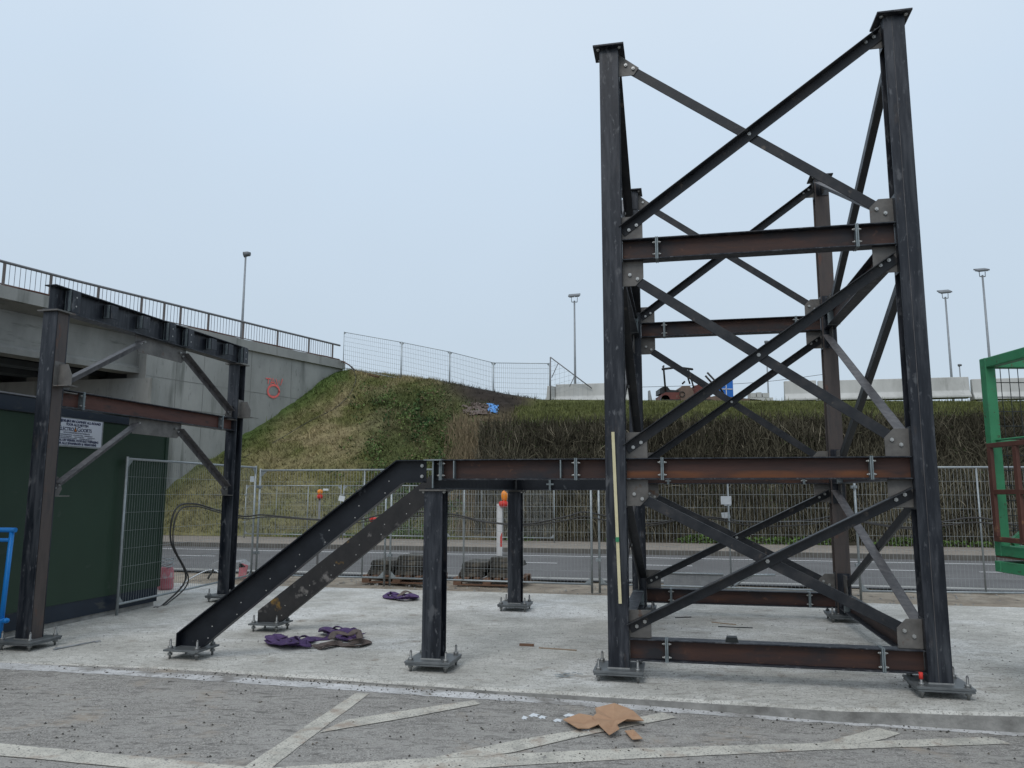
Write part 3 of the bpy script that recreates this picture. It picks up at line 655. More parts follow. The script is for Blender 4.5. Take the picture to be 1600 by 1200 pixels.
MB().box(MU-.006, MU+.006, -.118, -.101, 1.64, 1.896).build('web_end_strip', M['epl'], cb)  # pale strip laid over the end of the cross beam web
MB().box(MU-.085, MU+.085, -.14, -.101, 1.895, 1.907).build('end_flange', M['epl'], cb)
# stringers
def stringer(v, m, front=False):
    dv = .07 if front else 0
    poly = [(-4.30, .1), (-4.30, .222), (-2.065, 1.905), (MU-.09, 1.905), (MU-.09, 1.69), (-2.0, 1.69), (-4.03, .1)]
    mb = MB(); mb.prism([(u, v-.085+dv, z) for u, z in poly], (0, .009, 0))
    def fl(a, b):
        vv_ = v-.052 if front else v-.04; a = Vector((a[0], vv_, a[1])); b = Vector((b[0], vv_, b[1])); mb.bar(a, b, .078 if front else .085, .011, (0, 0, 1) if abs((b-a).normalized().z) < .99 else (1, 0, 0))
    fl((-4.295, .227), (-2.065, 1.899)); fl((-2.065, 1.899), (MU-.095, 1.899)); fl((-4.03, .106), (-2.0, 1.696)); fl((-2.0, 1.696), (MU-.095, 1.696))
    mb.box(-4.305, -4.296, v-.085, v, .1, .23)
    s = mb.build('stringer', m, tower)
    # bolt holes seen as bright dots
    for k in range(7):
        u = -4.0+k*.30; z = .1+(u+4.03)*.783+.06
        if u > -2.15: break
        for dz in (.0, .125):
            MB().tube([(u+dz*.3, v-.0865+dv, z+dz*.9), (u+dz*.3, v-.0855+dv, z+dz*.9)], .0055, 8).build('bolt_hole', M['concl'], s)
    h = .19; pl = MB().box(-4.17-h, -4.17+h, v-.2, v+.16, ZP-.018, ZP).build('base_plate', M['plate2'], s, bevel=.002)
    for i in (-1, 1):
        for j in (-.15, .11): bolt(pl, (-4.17+i*.145, v+j, ZP), (0, 0, 1), ANCH, 'anchor_bolt')
    return s
s1 = stringer(-.02, M['black'], True); s2 = stringer(1.50, M['stain'])
for dz in (-.05, .05): bolt(s1, (MU-.13, -.036, 1.80+dz), (0, -1, 0))
MB().box(MU-.085, MU+.0, -.105, -.09, 1.64, 1.895).build('web_stiffener', M['bolt'], cb) if False else None
# ================================================================ PORTAL
PU = -6.09
portal = thing('steel_portal', 'lower steel portal with stub brackets on its top beam, beside the green cabin', 'steel portal', W(PU, 0, 0), YAW)
tower_save = tower; tower = portal
Pp = F2((0, 0), (0, 1), (1, 0))
for v, rd in ((0, ()), (3.6, ())):
    c = hcol(MB(), 0, v, ZP, 3.545).build('column', M['col'], portal, bevel=.003)
    MB().box(-.13, .13, v-.13, v+.13, 3.545, 3.56).build('cap_plate', M['plate'], c); base(c, 0, v)
MB().box(.082, .0895, -.072, .072, ZP+.002, 3.54).build('added_side_plate', M['colbrown'], portal)  # added plate, keeps the near column's open recess from going black
tb = MB().isec(Pp(-.12, 0, 3.70), Pp(3.74, 0, 3.70), .28, .15, .012, .009).build('top_beam', M['black2'] if 'black2' in M else M['col'], portal, bevel=.002)
for v, big in ((.10, 1), (.70, 0), (1.28, 0), (1.80, 1), (2.20, 1), (2.75, 0), (3.18, 0), (3.60, 1)):
    z0, z1 = (3.58, 3.82) if big else (3.64, 3.80)
    mb = MB(); mb.box(.006, .10, v-.005, v+.005, z0, z1); mb.box(.095, .107, v-.01, v+.11, z0, z1); mb.box(.05, .06, v-.04, v-.005, z0+.01, z1-.01)
    k = mb.build('stub_bracket', M['plate3'] if 'plate3' in M else M['col'], tb)
    MB().box(.02, .09, v-.02, v-.006, z0, z1).build('bracket_plate', M['epl'], tb)
    if big:
        for dz in (-.05, .05): MB().tube([(.108, v+.05, 3.7+dz), (.110, v+.05, 3.7+dz)], .009, 8).build('bolt_hole', M['concl'], tb)
bm_ = beam(Pp, .095, 3.505, 2.52, 2.715, M['rust2'], (.42, 3.18), wdt=.14)
def hang(z0, z1):
    poly = [(1.27, z1), (1.27, z0+.1), (1.33, z0), (2.22, z0), (2.3, z0+.07), (2.3, z1)]
    gobj = MB().prism([(-.005, v, z) for v, z in poly], (.01, 0, 0)).build('gusset_plate', M['plate'], portal, bevel=.0015)
    for v, z in ((1.36, z1-.09), (1.43, z1-.06), (2.16, z1-.07), (2.22, z1-.11)): bolt(gobj, (.012, v, z), (1, 0, 0), SPB)
hang(3.355, 3.555); hang(2.32, 2.518)
def stub(v0, dr, zc, side=False):
    poly = [(v0, zc-.1), (v0+dr*.14, zc-.1), (v0+dr*.18, zc-.03), (v0+dr*.12, zc+.1), (v0, zc+.12)]
    gobj = MB().prism([(-.005, v, z) for v, z in poly], (.01, 0, 0)).build('gusset_plate', M['plate'], portal)
    MB().box(-.07, .09, min(v0, v0+dr*.2), max(v0, v0+dr*.2), zc-.112, zc-.101).build('shelf_plate', M['plate'], gobj)
    for q in (.07, .12): bolt(gobj, (.006, v0+dr*q, zc-.02+.03*(q > .1)), (1, 0, 0), SPB)
for (z0, z1) in ((2.79, 3.46), (1.66, 2.42)):
    stub(.092, 1, z0); stub(3.508, -1, z0)
    angle(Pp, .16, z0-.0, 1.36, z1, .012, leg=.085, out_=1, edge=1, m=M['bracelight'])
    angle(Pp, 2.22, z1, 3.43, z0, .012, leg=.075, out_=1, edge=1, m=M['bracelight'])
# side stub brackets facing the yard
for v in (.0, 3.6):
    mb = MB(); mb.box(.085, .093, v-.07, v+.07, 2.72, 3.0); mb.prism([(.093, v-.004, 2.74), (.26, v-.004, 2.74), (.26, v-.004, 2.85), (.2, v-.004, 2.97), (.093, v-.004, 2.97)], (0, .008, 0)); mb.box(.07, .28, v-.07, v+.07, 2.725, 2.735)
    sb_ = mb.build('side_bracket', M['plate'], portal)
tower = tower_save
# ================================================================ GREEN CABIN
cab = thing('site_cabin', 'long dark green transformer cabin with navy roof trim and skirt behind the portal', 'cabin', W(-6.77, 2.97, 0), YAW)
def cb_(name, x0, x1, y0, y1, z0, z1, m, par=None, **k): return MB().box(x0, x1, y0, y1, z0, z1).build(name, m, par or cab, **k)
cb_('wall', -2.4, 0, -6.0, 0, .26, 2.50, M['green'])
cb_('roof_trim', -2.45, .03, -6.05, .03, 2.502, 2.68, M['navy'], bevel=.006)
cb_('roof_sheet', -2.47, .05, -6.07, .05, 2.682, 2.70, M['rail'])
cb_('skirt', -2.38, -.01, -5.98, -.012, 0.06, .258, M['navy'])
cb_('plinth', -2.3, -.03, -5.9, -.05, -.05, .058, M['slabedge'])
cb_('corner_trim', -.04, .012, -.05, .012, .262, 2.50, M['green'])
# sign
def text(s, size, mname, parent, mtx, ex=.001, align='CENTER', name='lettering', bold=0):
    cu = bpy.data.curves.new('t', 'FONT'); cu.body = s; cu.size = size; cu.align_x = align; cu.extrude = ex; cu.offset = bold
    o = bpy.data.objects.new('t', cu); Ccol.objects.link(o); dg = bpy.context.evaluated_depsgraph_get()
    me = bpy.data.meshes.new_from_object(o.evaluated_get(dg)); Ccol.objects.unlink(o); bpy.data.objects.remove(o)
    me.transform(mtx); me.materials.clear(); me.materials.append(M[mname]); r = bpy.data.objects.new(name, me); Ccol.objects.link(r); r.parent = parent; return r
SV0, SV1, SZ0, SZ1 = -1.90, -.93, 2.03, 2.37
def fu(px_, py_, u):
    d = ray(px_, py_); t = (u+OX*cy+OY*sy)/(d[0]*cy+d[1]*sy); return Vector((d[0]*t, d[1]*t, H+d[2]*t))
def cabv(px_, py_): q = fu(px_, py_, -6.755); return loc(q.x, q.y)[1]-2.97, q.z
SV0, _z0 = cabv(77, 675); SV1, SZ1 = cabv(160, 660); SZ0 = cabv(148, 699)[1]
sg = MB().box(.012, .02, SV0, SV1, SZ0, SZ1).build('sign_board', M['signw'], cab)
sg['label'] = 'white company sign lettered in dark blue'
fr_ = MB(); 
for a, b, c, d in ((SV0-.015, SV1+.015, SZ0-.02, SZ0-.001), (SV0-.015, SV1+.015, SZ1+.001, SZ1+.02), (SV0-.015, SV0-.001, SZ0, SZ1), (SV1+.001, SV1+.015, SZ0, SZ1)): fr_.box(.008, .024, a, b, c, d)
fr_.build('sign_frame', M['zinc'], sg)
def tline(s, z, size, cyy=None, bold=0, m='ink', align='CENTER'):
    yc = (SV0+SV1)/2 if cyy is None else cyy
    mt = Matrix(((0, 0, 1, .0215), (1, 0, 0, yc), (0, 1, 0, z), (0, 0, 0, 1)))
    text(s, size, m, sg, mt, .0008, align, bold=bold)
SW, SHh = SV1-SV0, SZ1-SZ0
def tl(t_, fz_, size, **k): tline(t_, SZ0+SHh*fz_, size*SHh, **k)
def fit(t_, fz_, size, wfrac, bold=0., dx=0.):
    """one line of lettering squeezed to a fraction of the sign width"""
    cu = bpy.data.curves.new('t', 'FONT'); cu.body = t_; cu.size = size*SHh; cu.align_x = 'CENTER'; cu.extrude = .0008; cu.offset = bold
    o = bpy.data.objects.new('t', cu); Ccol.objects.link(o); bpy.context.view_layer.update(); k = wfrac*SW/max(.01, o.dimensions.x)
    me = bpy.data.meshes.new_from_object(o.evaluated_get(bpy.context.evaluated_depsgraph_get())); bpy.data.objects.remove(o)
    me.transform(Matrix(((0, 0, 1, .0215), (k, 0, 0, (SV0+SV1)/2+dx*SW), (0, 1, 0, SZ0+SHh*fz_), (0, 0, 0, 1)))); me.materials.clear(); me.materials.append(M['ink'])
    r = bpy.data.objects.new('lettering', me); Ccol.objects.link(r); r.parent = sg
fit("DE & TIJDELIJKE MV-CABINES' ALL-ROUND'", .86, .125, .93, .0016); fit('VOOR ALLE NETTEN', .735, .125, .43, .0014)
fit('E', .54, .25, .055, .001, -.335); fit('LECTRO', .54, .185, .235, .001, -.185); fit('G', .54, .25, .065, .001, .035); fit('OORTS', .54, .185, .21, .001, .18)
yc = (SV0+SV1)/2; e0 = SZ0+SHh*.52
MB().prism([(.021, yc-.065*SW, e0), (.021, yc-.0*SW, e0), (.021, yc-.033*SW, e0+.2*SHh)], (.002, 0, 0)).build('emblem', M['brown'], sg)
MB().prism([(.0235, yc-.045*SW, e0+.03*SHh), (.0235, yc-.021*SW, e0+.03*SHh), (.0235, yc-.033*SW, e0+.12*SHh)], (.001, 0, 0)).build('emblem', M['orange'], sg)
fit('HOOGSPANNINGSTECHNIEKEN', .45, .07, .5); fit('MIDDENSPANNING - LAAGSPANNING - ONDERHOUD', .375, .05, .62); fit('AANSLUITINGEN      KEURINGEN      VERHUUR', .31, .05, .72); fit('TRANSFORMATOREN     VERDEELBORDEN', .25, .05, .62)
fit('VOOR AL UW WERVEN, VOOR ELKE TOEPASSING', .145, .12, .88, .0014); fit('VOOR ALLE SPANNINGEN & VERMOGENS', .03, .12, .8, .0014)
# ================================================================ FENCES
def panel_mesh(L, hgt, z0=.14, nvw=None, rows=9, wr=.0024, fr=.019, mids=(.5,)):
    f = MB(); 
    f.tube([(0, 0, 0), (0, 0, hgt)], fr, 8); f.tube([(L, 0, 0), (L, 0, hgt)], fr, 8)
    f.tube([(0, 0, hgt-.03), (L, 0, hgt-.03)], fr*.85, 8); f.tube([(0, 0, z0), (L, 0, z0)], fr*.85, 8)
    for m_ in mids: f.tube([(L*m_, 0, z0), (L*m_, 0, hgt-.03)], fr*.7, 6)
    for x, d in ((0, 1), (L, -1)):
        f.prism([(x, -.002, hgt-.04), (x+d*.13, -.002, hgt-.04), (x, -.002, hgt-.17)], (0, .004, 0)); f.prism([(x, -.002, z0), (x+d*.13, -.002, z0), (x, -.002, z0+.13)], (0, .004, 0))
    w_ = MB(); nvw = nvw or int(L/.056)
    for k in range(1, nvw):
        x = L*k/nvw; b_ = .006*math.sin(k*3.1); w_.tube([(x, .001, z0), (x+b_, .004, (z0+hgt)/2), (x, .001, hgt-.03)], wr, 3, False)
    for k in range(1, rows):
        z = z0+(hgt-.03-z0)*k/rows; w_.tube([(0, -.004, z), (L/2, -.004, z-.006), (L, -.004, z)], wr, 3, False)
    return f, w_
def fence(label, A, B, hgt, grp='mesh fence panels', clamp=True, block=True, plate=None, zb=0., world_pts=False, rows=9, wr=.0024, mids=(.5,), nvw=None, z0=.14):
    A = Vector(A); B = Vector(B); d = B-A; L = math.hypot(d.x, d.y)
    t = thing('mesh_fence', label, 'fence panel', A, math.atan2(d.y, d.x), grp)
    f, w_ = panel_mesh(L, hgt, rows=rows, wr=wr, mids=mids, nvw=nvw, z0=z0)
    sl_ = d.z/L
    if abs(sl_) > 1e-4:
        for mb in (f, w_): mb.v = [(x, y, z+x*sl_) for x, y, z in mb.v]
    f.build('frame', M['zinc'], t); w_.build('wire_mesh', M['wirez'], t)
    if block:
        MB().prism([(L-.32, -.11, .0), (L+.32, -.11, 0), (L+.28, -.11, .13), (L-.28, -.11, .13)], (0, .22, 0)).build('foot_block', M['blk'], t) if block == 2 else None
    if clamp:
        for z in (.5, hgt-.35):
            c = MB(); c.box(-.055, .03, -.03, .03, z, z+.045); c.tube([(-.02, -.029, z+.02), (-.02, -.07, z+.02)], .008, 6)
            c.build('clamp', M['zinc'], t)
    if plate is not None:
        MB().box(plate[0], plate[0]+plate[2], -.03, -.024, plate[1], plate[1]+plate[3]).build('label_plate', M['plastic'], t)
    return t
M['wirez'] = mat('wire_zinc', [(.27, .29, .29), (.38, .40, .40)], 9, rough=.5, metal=.3)
FV = 5.82
fence('galvanised mesh fence panel angled away beside the green cabin wall', W(-6.68, 2.03, 0), W(-6.93, 5.72, 0), 2.07, clamp=False, plate=(3.45, 1.78, .13, .1), mids=(.72,), rows=8)
fence('mesh fence panel by the cabin corner, behind the upper sloping stringer', W(-6.88, 5.80, 0), W(-4.46, FV, 0), 2.02, clamp=True, mids=(.83,))
fence('mesh fence panel seen between the two short platform posts', W(-4.36, FV, 0), W(-.86, FV-.15, 0), 2.02, mids=(.38,), plate=None)
fence('mesh fence panel right behind the tall braced frame', W(-.74, FV-.1, 0), W(2.98, 5.66, 0), 2.02, mids=(.55,), plate=(1.93, 1.42, .16, .13))
fence('mesh fence panel running from the tall frame to the green cage', W(3.18, 5.70, 0), W(6.75, 6.15, 0), 2.02, mids=(.5,))
fence('mesh fence panel at the right edge behind the green cage', W(6.85, 6.18, 0), W(10.2, 6.5, 0), 2.02)
# stretch on the far side of the road, standing on the pavement
for k, (a, b) in enumerate(((-13.6, -10.2), (-10.1, -6.7), (-6.6, -3.2))):
    fence(['low mesh fence panel across the road behind the cabin corner', 'low mesh fence panel across the road at the foot of the grass slope', 'low mesh fence panel across the road in front of the bramble foot'][k],
          W(a, 16.6, .09), W(b, 16.6, .09), 1.75, 'fence panels across the road', rows=6, wr=.0032, mids=(.33, .66))
# on top of the embankment
topf = [((537, 518), (536, 573), 39.6), ((628, 534), (628, 590), 38.6), ((703, 549), (703, 603), 37.3), ((771, 566), (771, 613), 36.2), ((859, 567), (859, 622), 34.6)]
prev = None
labs = ['mesh fence panel on the crest touching the end of the bridge railing', 'second crest fence panel from the bridge railing, above the brambles',
        'crest fence panel above the dark bare soil, between two other panels', 'crest fence panel nearest the concrete barriers']
for k in range(4):
    (a, ab, Ya), (b, bb, Yb) = topf[k], topf[k+1]
    A = at(*a, Ya); B = at(*b, Yb); hA = 2.0
    A.z -= hA; B.z -= hA; A = A+(B-A)*.01; B = B-(B-A)*.01
    fence(labs[k], A, B, hA, 'fence panels on the embankment crest', clamp=False, rows=8, wr=.006, mids=(), z0=.1, nvw=28)
    for Q in (A, B):
        pass
brp = thing('leaning_fence', 'sagging fence panel braced with a diagonal tube beside the left concrete barrier', 'fence panel', at(860, 622, 34.2))
mb = MB(); a, b, c = at(860, 558, 34.2), at(925, 607, 34.2), at(860, 625, 34.2)
mb.tube([c, a], .03, 8); mb.tube([a, b], .025, 8); mb.tube([at(898, 587, 34), at(890, 604, 34)], .02, 6); mb.tube([at(872, 568, 34.2), at(862, 590, 34.2)], .02, 6); mb.build('frame', M['rail'], brp, world=True)
mb = MB()
for k in range(1, 9):
    p = a.lerp(b, k/9); q = Vector((p.x, p.y, c.z+.15)); mb.tube([p, q], .005, 3, False)
    z = c.z+(a.z-c.z)*k/9; mb.tube([Vector((c.x, c.y, z)), a.lerp(b, 1-k/9)], .005, 3, False)
mb.build('wire_mesh', M['wirez'], brp, world=True)
# ---- hoses along the near fence
def cable(pts, r, n=60, seg=8):
    pts = [Vector(p) for p in pts]; out = []
    for i in range(len(pts)-1):
        p0, p1, p2, p3 = pts[max(i-1, 0)], pts[i], pts[i+1], pts[min(i+2, len(pts)-1)]
        for k in range(seg):
            t = k/seg; out.append(.5*((2*p1)+(-p0+p2)*t+(2*p0-5*p1+4*p2-p3)*t*t+(-p0+3*p1-3*p2+p3)*t**3))
    out.append(pts[-1]); return out
Vf = 5.70
def fz(px_, py_, v=Vf):
    # point on the vertical plane v = const under the pixel
    d = ray(px_, py_); k = -sy*0
    # loc v of (t*dx, t*dy) = -(X-OX)*sy + (Y-OY)*cy
    t = (v-(OX*sy-OY*cy))/(-d[0]*sy+d[1]*cy); return Vector((d[0]*t, d[1]*t, H+d[2]*t))
pth = [(430, 806), (500, 812), (560, 812), (600, 803), (640, 800), (705, 803), (760, 815), (820, 819), (880, 808), (912, 800), (945, 806), (1010, 818), (1075, 808), (1110, 808), (1180, 816), (1260, 813), (1310, 806), (1350, 815), (1420, 824), (1480, 814), (1530, 809), (1600, 822), (1700, 818)]
P0p = [W(-6.66, 2.75, -.0), W(-6.68, 3.0, .02), W(-6.6, 3.35, .35), W(-6.64, 3.0, .9), W(-6.66, 3.1, 1.35), W(-6.78, 3.7, 1.42), W(-6.86, 4.5, 1.3), W(-6.88, 5.3, 1.18), W(-6.75, 5.6, 1.2)]
for k, (dz, r, lab) in enumerate(((0, .013, 'thick black hose looping up from the slab and slung along the mesh fence'), (-.04, .010, 'thinner black cable slung just under the thick hose on the mesh fence'))):
    pts = [p+Vector((.04*k, .0, dz if p.z > .3 else 0)) for p in P0p]+[fz(a, b+(3*math.sin(a*.021+k) if k else 0))+Vector((0, -.02*k, dz)) for a, b in pth]
    tag(MB().tube(cable(pts, r), r, 8).build('hose', M['rubber']), lab, 'hose', 'hoses along the fence')
# ================================================================ BRIDGE
E1 = Vector((-8.9, 40, 0)); E0 = Vector((-16.4, 24.8, 0)); bd = (E1-E0).normalized(); bn = Vector((-bd.y, bd.x, 0))   # bn points to the deck side (left/back)
if bn.x > 0: bn = -bn
bridge = thing('bridge', 'grey concrete road bridge with girders, abutment and long wing wall beside the grass slope', 'bridge', E1)
def onwall(px_, py_, off=0.):
    d = ray(px_, py_); o_ = E0-bn*off*1.0   # plane through E0 along bd, shifted outwards by off
    # solve t*d.xy = o + s*bd
    det = d[0]*(-bd.y)-d[1]*(-bd.x); t = (o_.x*(-bd.y)-o_.y*(-bd.x))/det
    return Vector((d[0]*t, d[1]*t, H+d[2]*t))
# top edge of coping from the photo
tops = [(-160, 408), (0, 446), (120, 474), (225, 497), (330, 520), (430, 542), (537, 565)]
T = [onwall(*p) for p in tops]; T.insert(0, T[0]+(T[0]-T[1])*1.5)
def swept(pts, prof, name, m, par, smooth=False):
    """prof: list of (offset outward, dz)"""
    V = []; n = len(prof)
    for p in pts:
        for o_, dz in prof: V.append(p-bn*o_+Vector((0, 0, dz)))
    fs = [(i*n+k, i*n+(k+1) % n, (i+1)*n+(k+1) % n, (i+1)*n+k) for i in range(len(pts)-1) for k in range(n)]
    fs += [tuple(range(n)), tuple((len(pts)-1)*n+k for k in range(n-1, -1, -1))]
    return MB().add(V, fs).build(name, m, par, world=True)
swept(T, [(.12, 0), (.12, -.42), (-1.2, -.42), (-1.2, 0)], 'coping', M['concl2'] if 'concl2' in M else M['conc'], bridge)
# split point between span and wing wall
iA = onwall(228, 585)
def along(frac_pt, pts):
    return pts
sA = (Vector((iA.x, iA.y, 0))-E0).dot(bd)
def topz(s):
    pts = [((Vector((p.x, p.y, 0))-E0).dot(bd), p.z) for p in T]
    for (a, za), (b, zb_) in zip(pts, pts[1:]):
        if a <= s <= b: return za+(zb_-za)*(s-a)/(b-a)
    return pts[-1][1]
def pt(s, off=0., z=0.): p = E0+bd*s-bn*off; return Vector((p.x, p.y, z))
s_end = (Vector((T[-1].x, T[-1].y, 0))-E0).dot(bd)
span = [pt(s, 0, topz(s)) for s in np.linspace(-20, sA+.2, 8)]
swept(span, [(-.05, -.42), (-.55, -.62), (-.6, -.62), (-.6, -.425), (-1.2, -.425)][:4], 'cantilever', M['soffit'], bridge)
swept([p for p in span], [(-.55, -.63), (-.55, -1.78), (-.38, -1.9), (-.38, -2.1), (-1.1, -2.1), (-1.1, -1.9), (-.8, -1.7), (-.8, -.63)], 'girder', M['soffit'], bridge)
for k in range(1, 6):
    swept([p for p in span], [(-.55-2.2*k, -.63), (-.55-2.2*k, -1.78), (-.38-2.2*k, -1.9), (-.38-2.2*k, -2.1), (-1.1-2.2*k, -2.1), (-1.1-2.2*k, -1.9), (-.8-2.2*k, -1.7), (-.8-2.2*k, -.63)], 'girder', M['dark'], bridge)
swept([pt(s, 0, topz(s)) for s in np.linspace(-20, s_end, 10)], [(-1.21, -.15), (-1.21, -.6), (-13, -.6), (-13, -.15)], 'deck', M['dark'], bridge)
# wing wall from the abutment to the slope
wl = MB(); ss = list(np.linspace(sA-.0, s_end-.02, 12)); V = []
for s in ss:
    z = topz(s)-.425; V += [pt(s, -.02, z), pt(s, -.6, z), pt(s, -.6, -.1), pt(s, -.02, -.1)]
fs = [(i*4+k, i*4+(k+1) % 4, i*4+4+(k+1) % 4, i*4+4+k) for i in range(len(ss)-1) for k in range(4)]+[(0, 1, 2, 3), (47, 46, 45, 44)]
wl.add(V, fs); ww = wl.build('wing_wall', M['conc'], bridge, world=True)
# formwork joints on the wing wall
for px_ in (275, 318, 392, 455):
    q = onwall(px_, 600); s = (Vector((q.x, q.y, 0))-E0).dot(bd)
    p0, p1 = pt(s, -.018, topz(s)-.43), pt(s, -.018, .3); MB().bar(p0, p1, .018, .008, bd).build('wall_joint', M['soffit'], ww, world=True)
for zz in (6.05, 4.9):
    a = [pt(s, -.018, zz) for s in (sA+.05, sA+9.5 if zz > 6 else sA+6)]; MB().bar(a[0], a[1], .012, .025).build('wall_joint', M['soffit'], ww, world=True)
# abutment front, faces the road
ab0 = pt(sA, -.02, 0); abz = 5.95
u0_, v0_ = loc(ab0.x, ab0.y)
V = [W(u0_+.3, v0_, -.1), W(u0_-26, v0_, -.1), W(u0_-26, v0_+.9, -.1), W(u0_+.1, v0_+.9, -.1)]
MB().prism(V, (0, 0, abz+.1)).build('abutment', M['conc'], bridge, world=True)
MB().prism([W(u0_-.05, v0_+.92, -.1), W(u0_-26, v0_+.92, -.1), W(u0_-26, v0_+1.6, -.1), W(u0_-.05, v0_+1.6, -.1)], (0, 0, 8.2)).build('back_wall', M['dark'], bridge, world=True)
for k in range(6):
    a = u0_-.35-k*2.3; MB().prism([W(a, v0_+.1, abz), W(a-.55, v0_+.1, abz), W(a-.55, v0_+.7, abz), W(a, v0_+.7, abz)], (0, 0, .35 if k else .95)).build('bearing', M['soffit'], bridge, world=True)
# railing
rail = thing('bridge_railing', 'long grey steel railing with thin balusters along the bridge edge', 'railing', pt(s_end, -.2, topz(s_end)))
def rz(s): return topz(s)
rs0, rs1 = -9, s_end-.1
Lr = rs1-rs0; npan = int(Lr/2.0)
mb = MB(); mb.tube([pt(s, -.2, rz(s)+.86) for s in np.linspace(rs0, rs1, 24)], .05, 8); mb.build('handrail', M['rail'], rail, world=True)
mb = MB(); mb.tube([pt(s, -.2, rz(s)+.12) for s in np.linspace(rs0, rs1, 24)], .022, 6); mb.build('bottom_rail', M['railpost'], rail, world=True)
ps = [rs0, rs0+2.2, rs0+4.4]+[(lambda q: (Vector((q.x, q.y, 0))-E0).dot(bd))(onwall(a, 500)) for a in (-60, 5, 80, 156, 225, 261, 287, 331, 386, 440, 489, 526)]
ps = sorted(ps)
for s in ps: 
    mb = MB(); p = pt(s, -.2, rz(s)-.02); mb.bar(p, p+Vector((0, 0, .86)), .05, .08, bd); mb.build('post', M['railpost'], rail, world=True)
for a, b in zip(ps, ps[1:]):
    mb = MB(); nb_ = max(3, round((b-a)/.17))
    for k in range(1, nb_):
        s = a+(b-a)*k/nb_; p = pt(s, -.2, rz(s)+.12); mb.tube([p, p+Vector((0, 0, .73))], .011, 4, False)
    mb.build('baluster_row', M['rail'], rail, world=True)
# cables lying along the coping and down the slope
def slope_pt(px_, py_, lift=.05, Y=None):
    # march the ray to the terrain
    d = ray(px_, py_)
    for k in range(900):
        t = 18+k*.03; X, Y_, Z = d[0]*t, d[1]*t, H+d[2]*t; u, v = loc(X, Y_)
        if v > 17.4 and Z < float(zterr(u, v))+lift: return Vector((X, Y_, Z))
    return Vector((d[0]*36, d[1]*36, H+d[2]*36))
rc = [pt(s, -.08, topz(s)+.05+.04*math.sin(s*1.7)) for s in np.linspace(-4, s_end-.2, 20)]
rc2 = [at(545, 570, 38.8), slope_pt(556, 579), slope_pt(575, 585), slope_pt(592, 589)]
tag(MB().tube(cable(rc+rc2, .03, seg=4), .035, 6).build('cable', M['redcab'] if 'redcab' in M else M['brown']), 'reddish cable bundle lying along the bridge edge and onto the slope crest', 'cable')
gc = [at(550, 572, 38.6)]+[slope_pt(*q) for q in ((556, 590), (552, 605), (545, 618), (535, 628), (520, 640), (480, 660), (430, 690), (380, 715))]
tag(MB().tube(cable(gc, .02, seg=4), .014, 6).build('cable', M['rubber']), 'thin dark cable trailing down the grass slope from the bridge end', 'cable')
# graffiti
gr = thing('graffiti', 'pink spray painted letters TAW above a circle on the grey wing wall', 'graffiti', onwall(427, 620))
def gstroke(pts, r=.035):
    P3 = []
    for a, b in pts: 
        q = onwall(a, b, .0); P3.append(q+bn*.02*-1+(-bn)*-.0)
    mb = MB(); V = []; fs = []
    for i, p in enumerate(P3):
        d = (P3[min(i+1, len(P3)-1)]-P3[max(i-1, 0)]).normalized(); nn_ = d.cross(bn).normalized()*r*(.85+.3*random.random())
        V += [p+nn_, p-nn_]
    fs = [(i*2, i*2+1, i*2+3, i*2+2) for i in range(len(P3)-1)]
    return mb.add(V, fs)
ring = [(427+9*math.cos(t), 611+9.5*math.sin(t)) for t in np.linspace(0, 6.6, 26)]
gm = gstroke(ring, .052); gm.build('painted_ring', M['pink'], gr, world=True)
for st in ([(415, 591), (423, 592)], [(419, 591), (418.5, 600)], [(422, 600.5), (426, 591), (429, 600.5)], [(423, 597.5), (428.5, 597.5)], [(430.5, 592), (433, 601), (435.5, 594.5), (438, 602), (441, 592)]):
    gstroke(st, .024).build('painted_letter', M['pink'], gr, world=True)
# ================================================================ ON THE EMBANKMENT TOP
def barrier(label, u0, u1, v, z, tilt=0):
    t = thing('concrete_barrier', label, 'barrier', W(u0, v, z), YAW, 'concrete barriers on the embankment'); L = u1-u0
    prof = [(-.3, 0), (-.3, .08), (-.14, .3), (-.09, .86), (.09, .86), (.14, .3), (.3, .08), (.3, 0)]
    MB().prism([(0, y, zz) for y, zz in prof], (L, 0, 0)).build('body', M['concl'], t, bevel=.015)
    return t
def uv_at(px_, py_, v):
    q = fz(px_, py_, v); return loc(q.x, q.y)[0], q.z
VB = 27.3
for lab, a, b in (('concrete barrier standing alone left of the tall frame', 869, 1000), ('grey concrete barrier just right of the block stack', 1226, 1276),
                  ('long concrete barrier behind the right columns of the tall frame', 1279, 1515), ('concrete barrier behind the green cage at the right', 1519, 1760)):
    ua, za = uv_at(a, 627 if a < 1000 else 623.5-(a-1226)*.006, VB); ub, zb2 = uv_at(b, 626, VB)
    barrier(lab, ua, ub, VB, za-.1)
e = thing('barrier_end', 'concrete barrier end piece turned side on, showing its flared profile', 'barrier', at(858, 631, 34.5), YAW+1.2)
MB().prism([(0, y*1.1, zz) for y, zz in [(-.3, 0), (-.3, .08), (-.14, .3), (-.09, .82), (.09, .82), (.14, .3), (.3, .08), (.3, 0)]], (1.2, 0, 0)).build('body', M['concl'], e, bevel=.015)
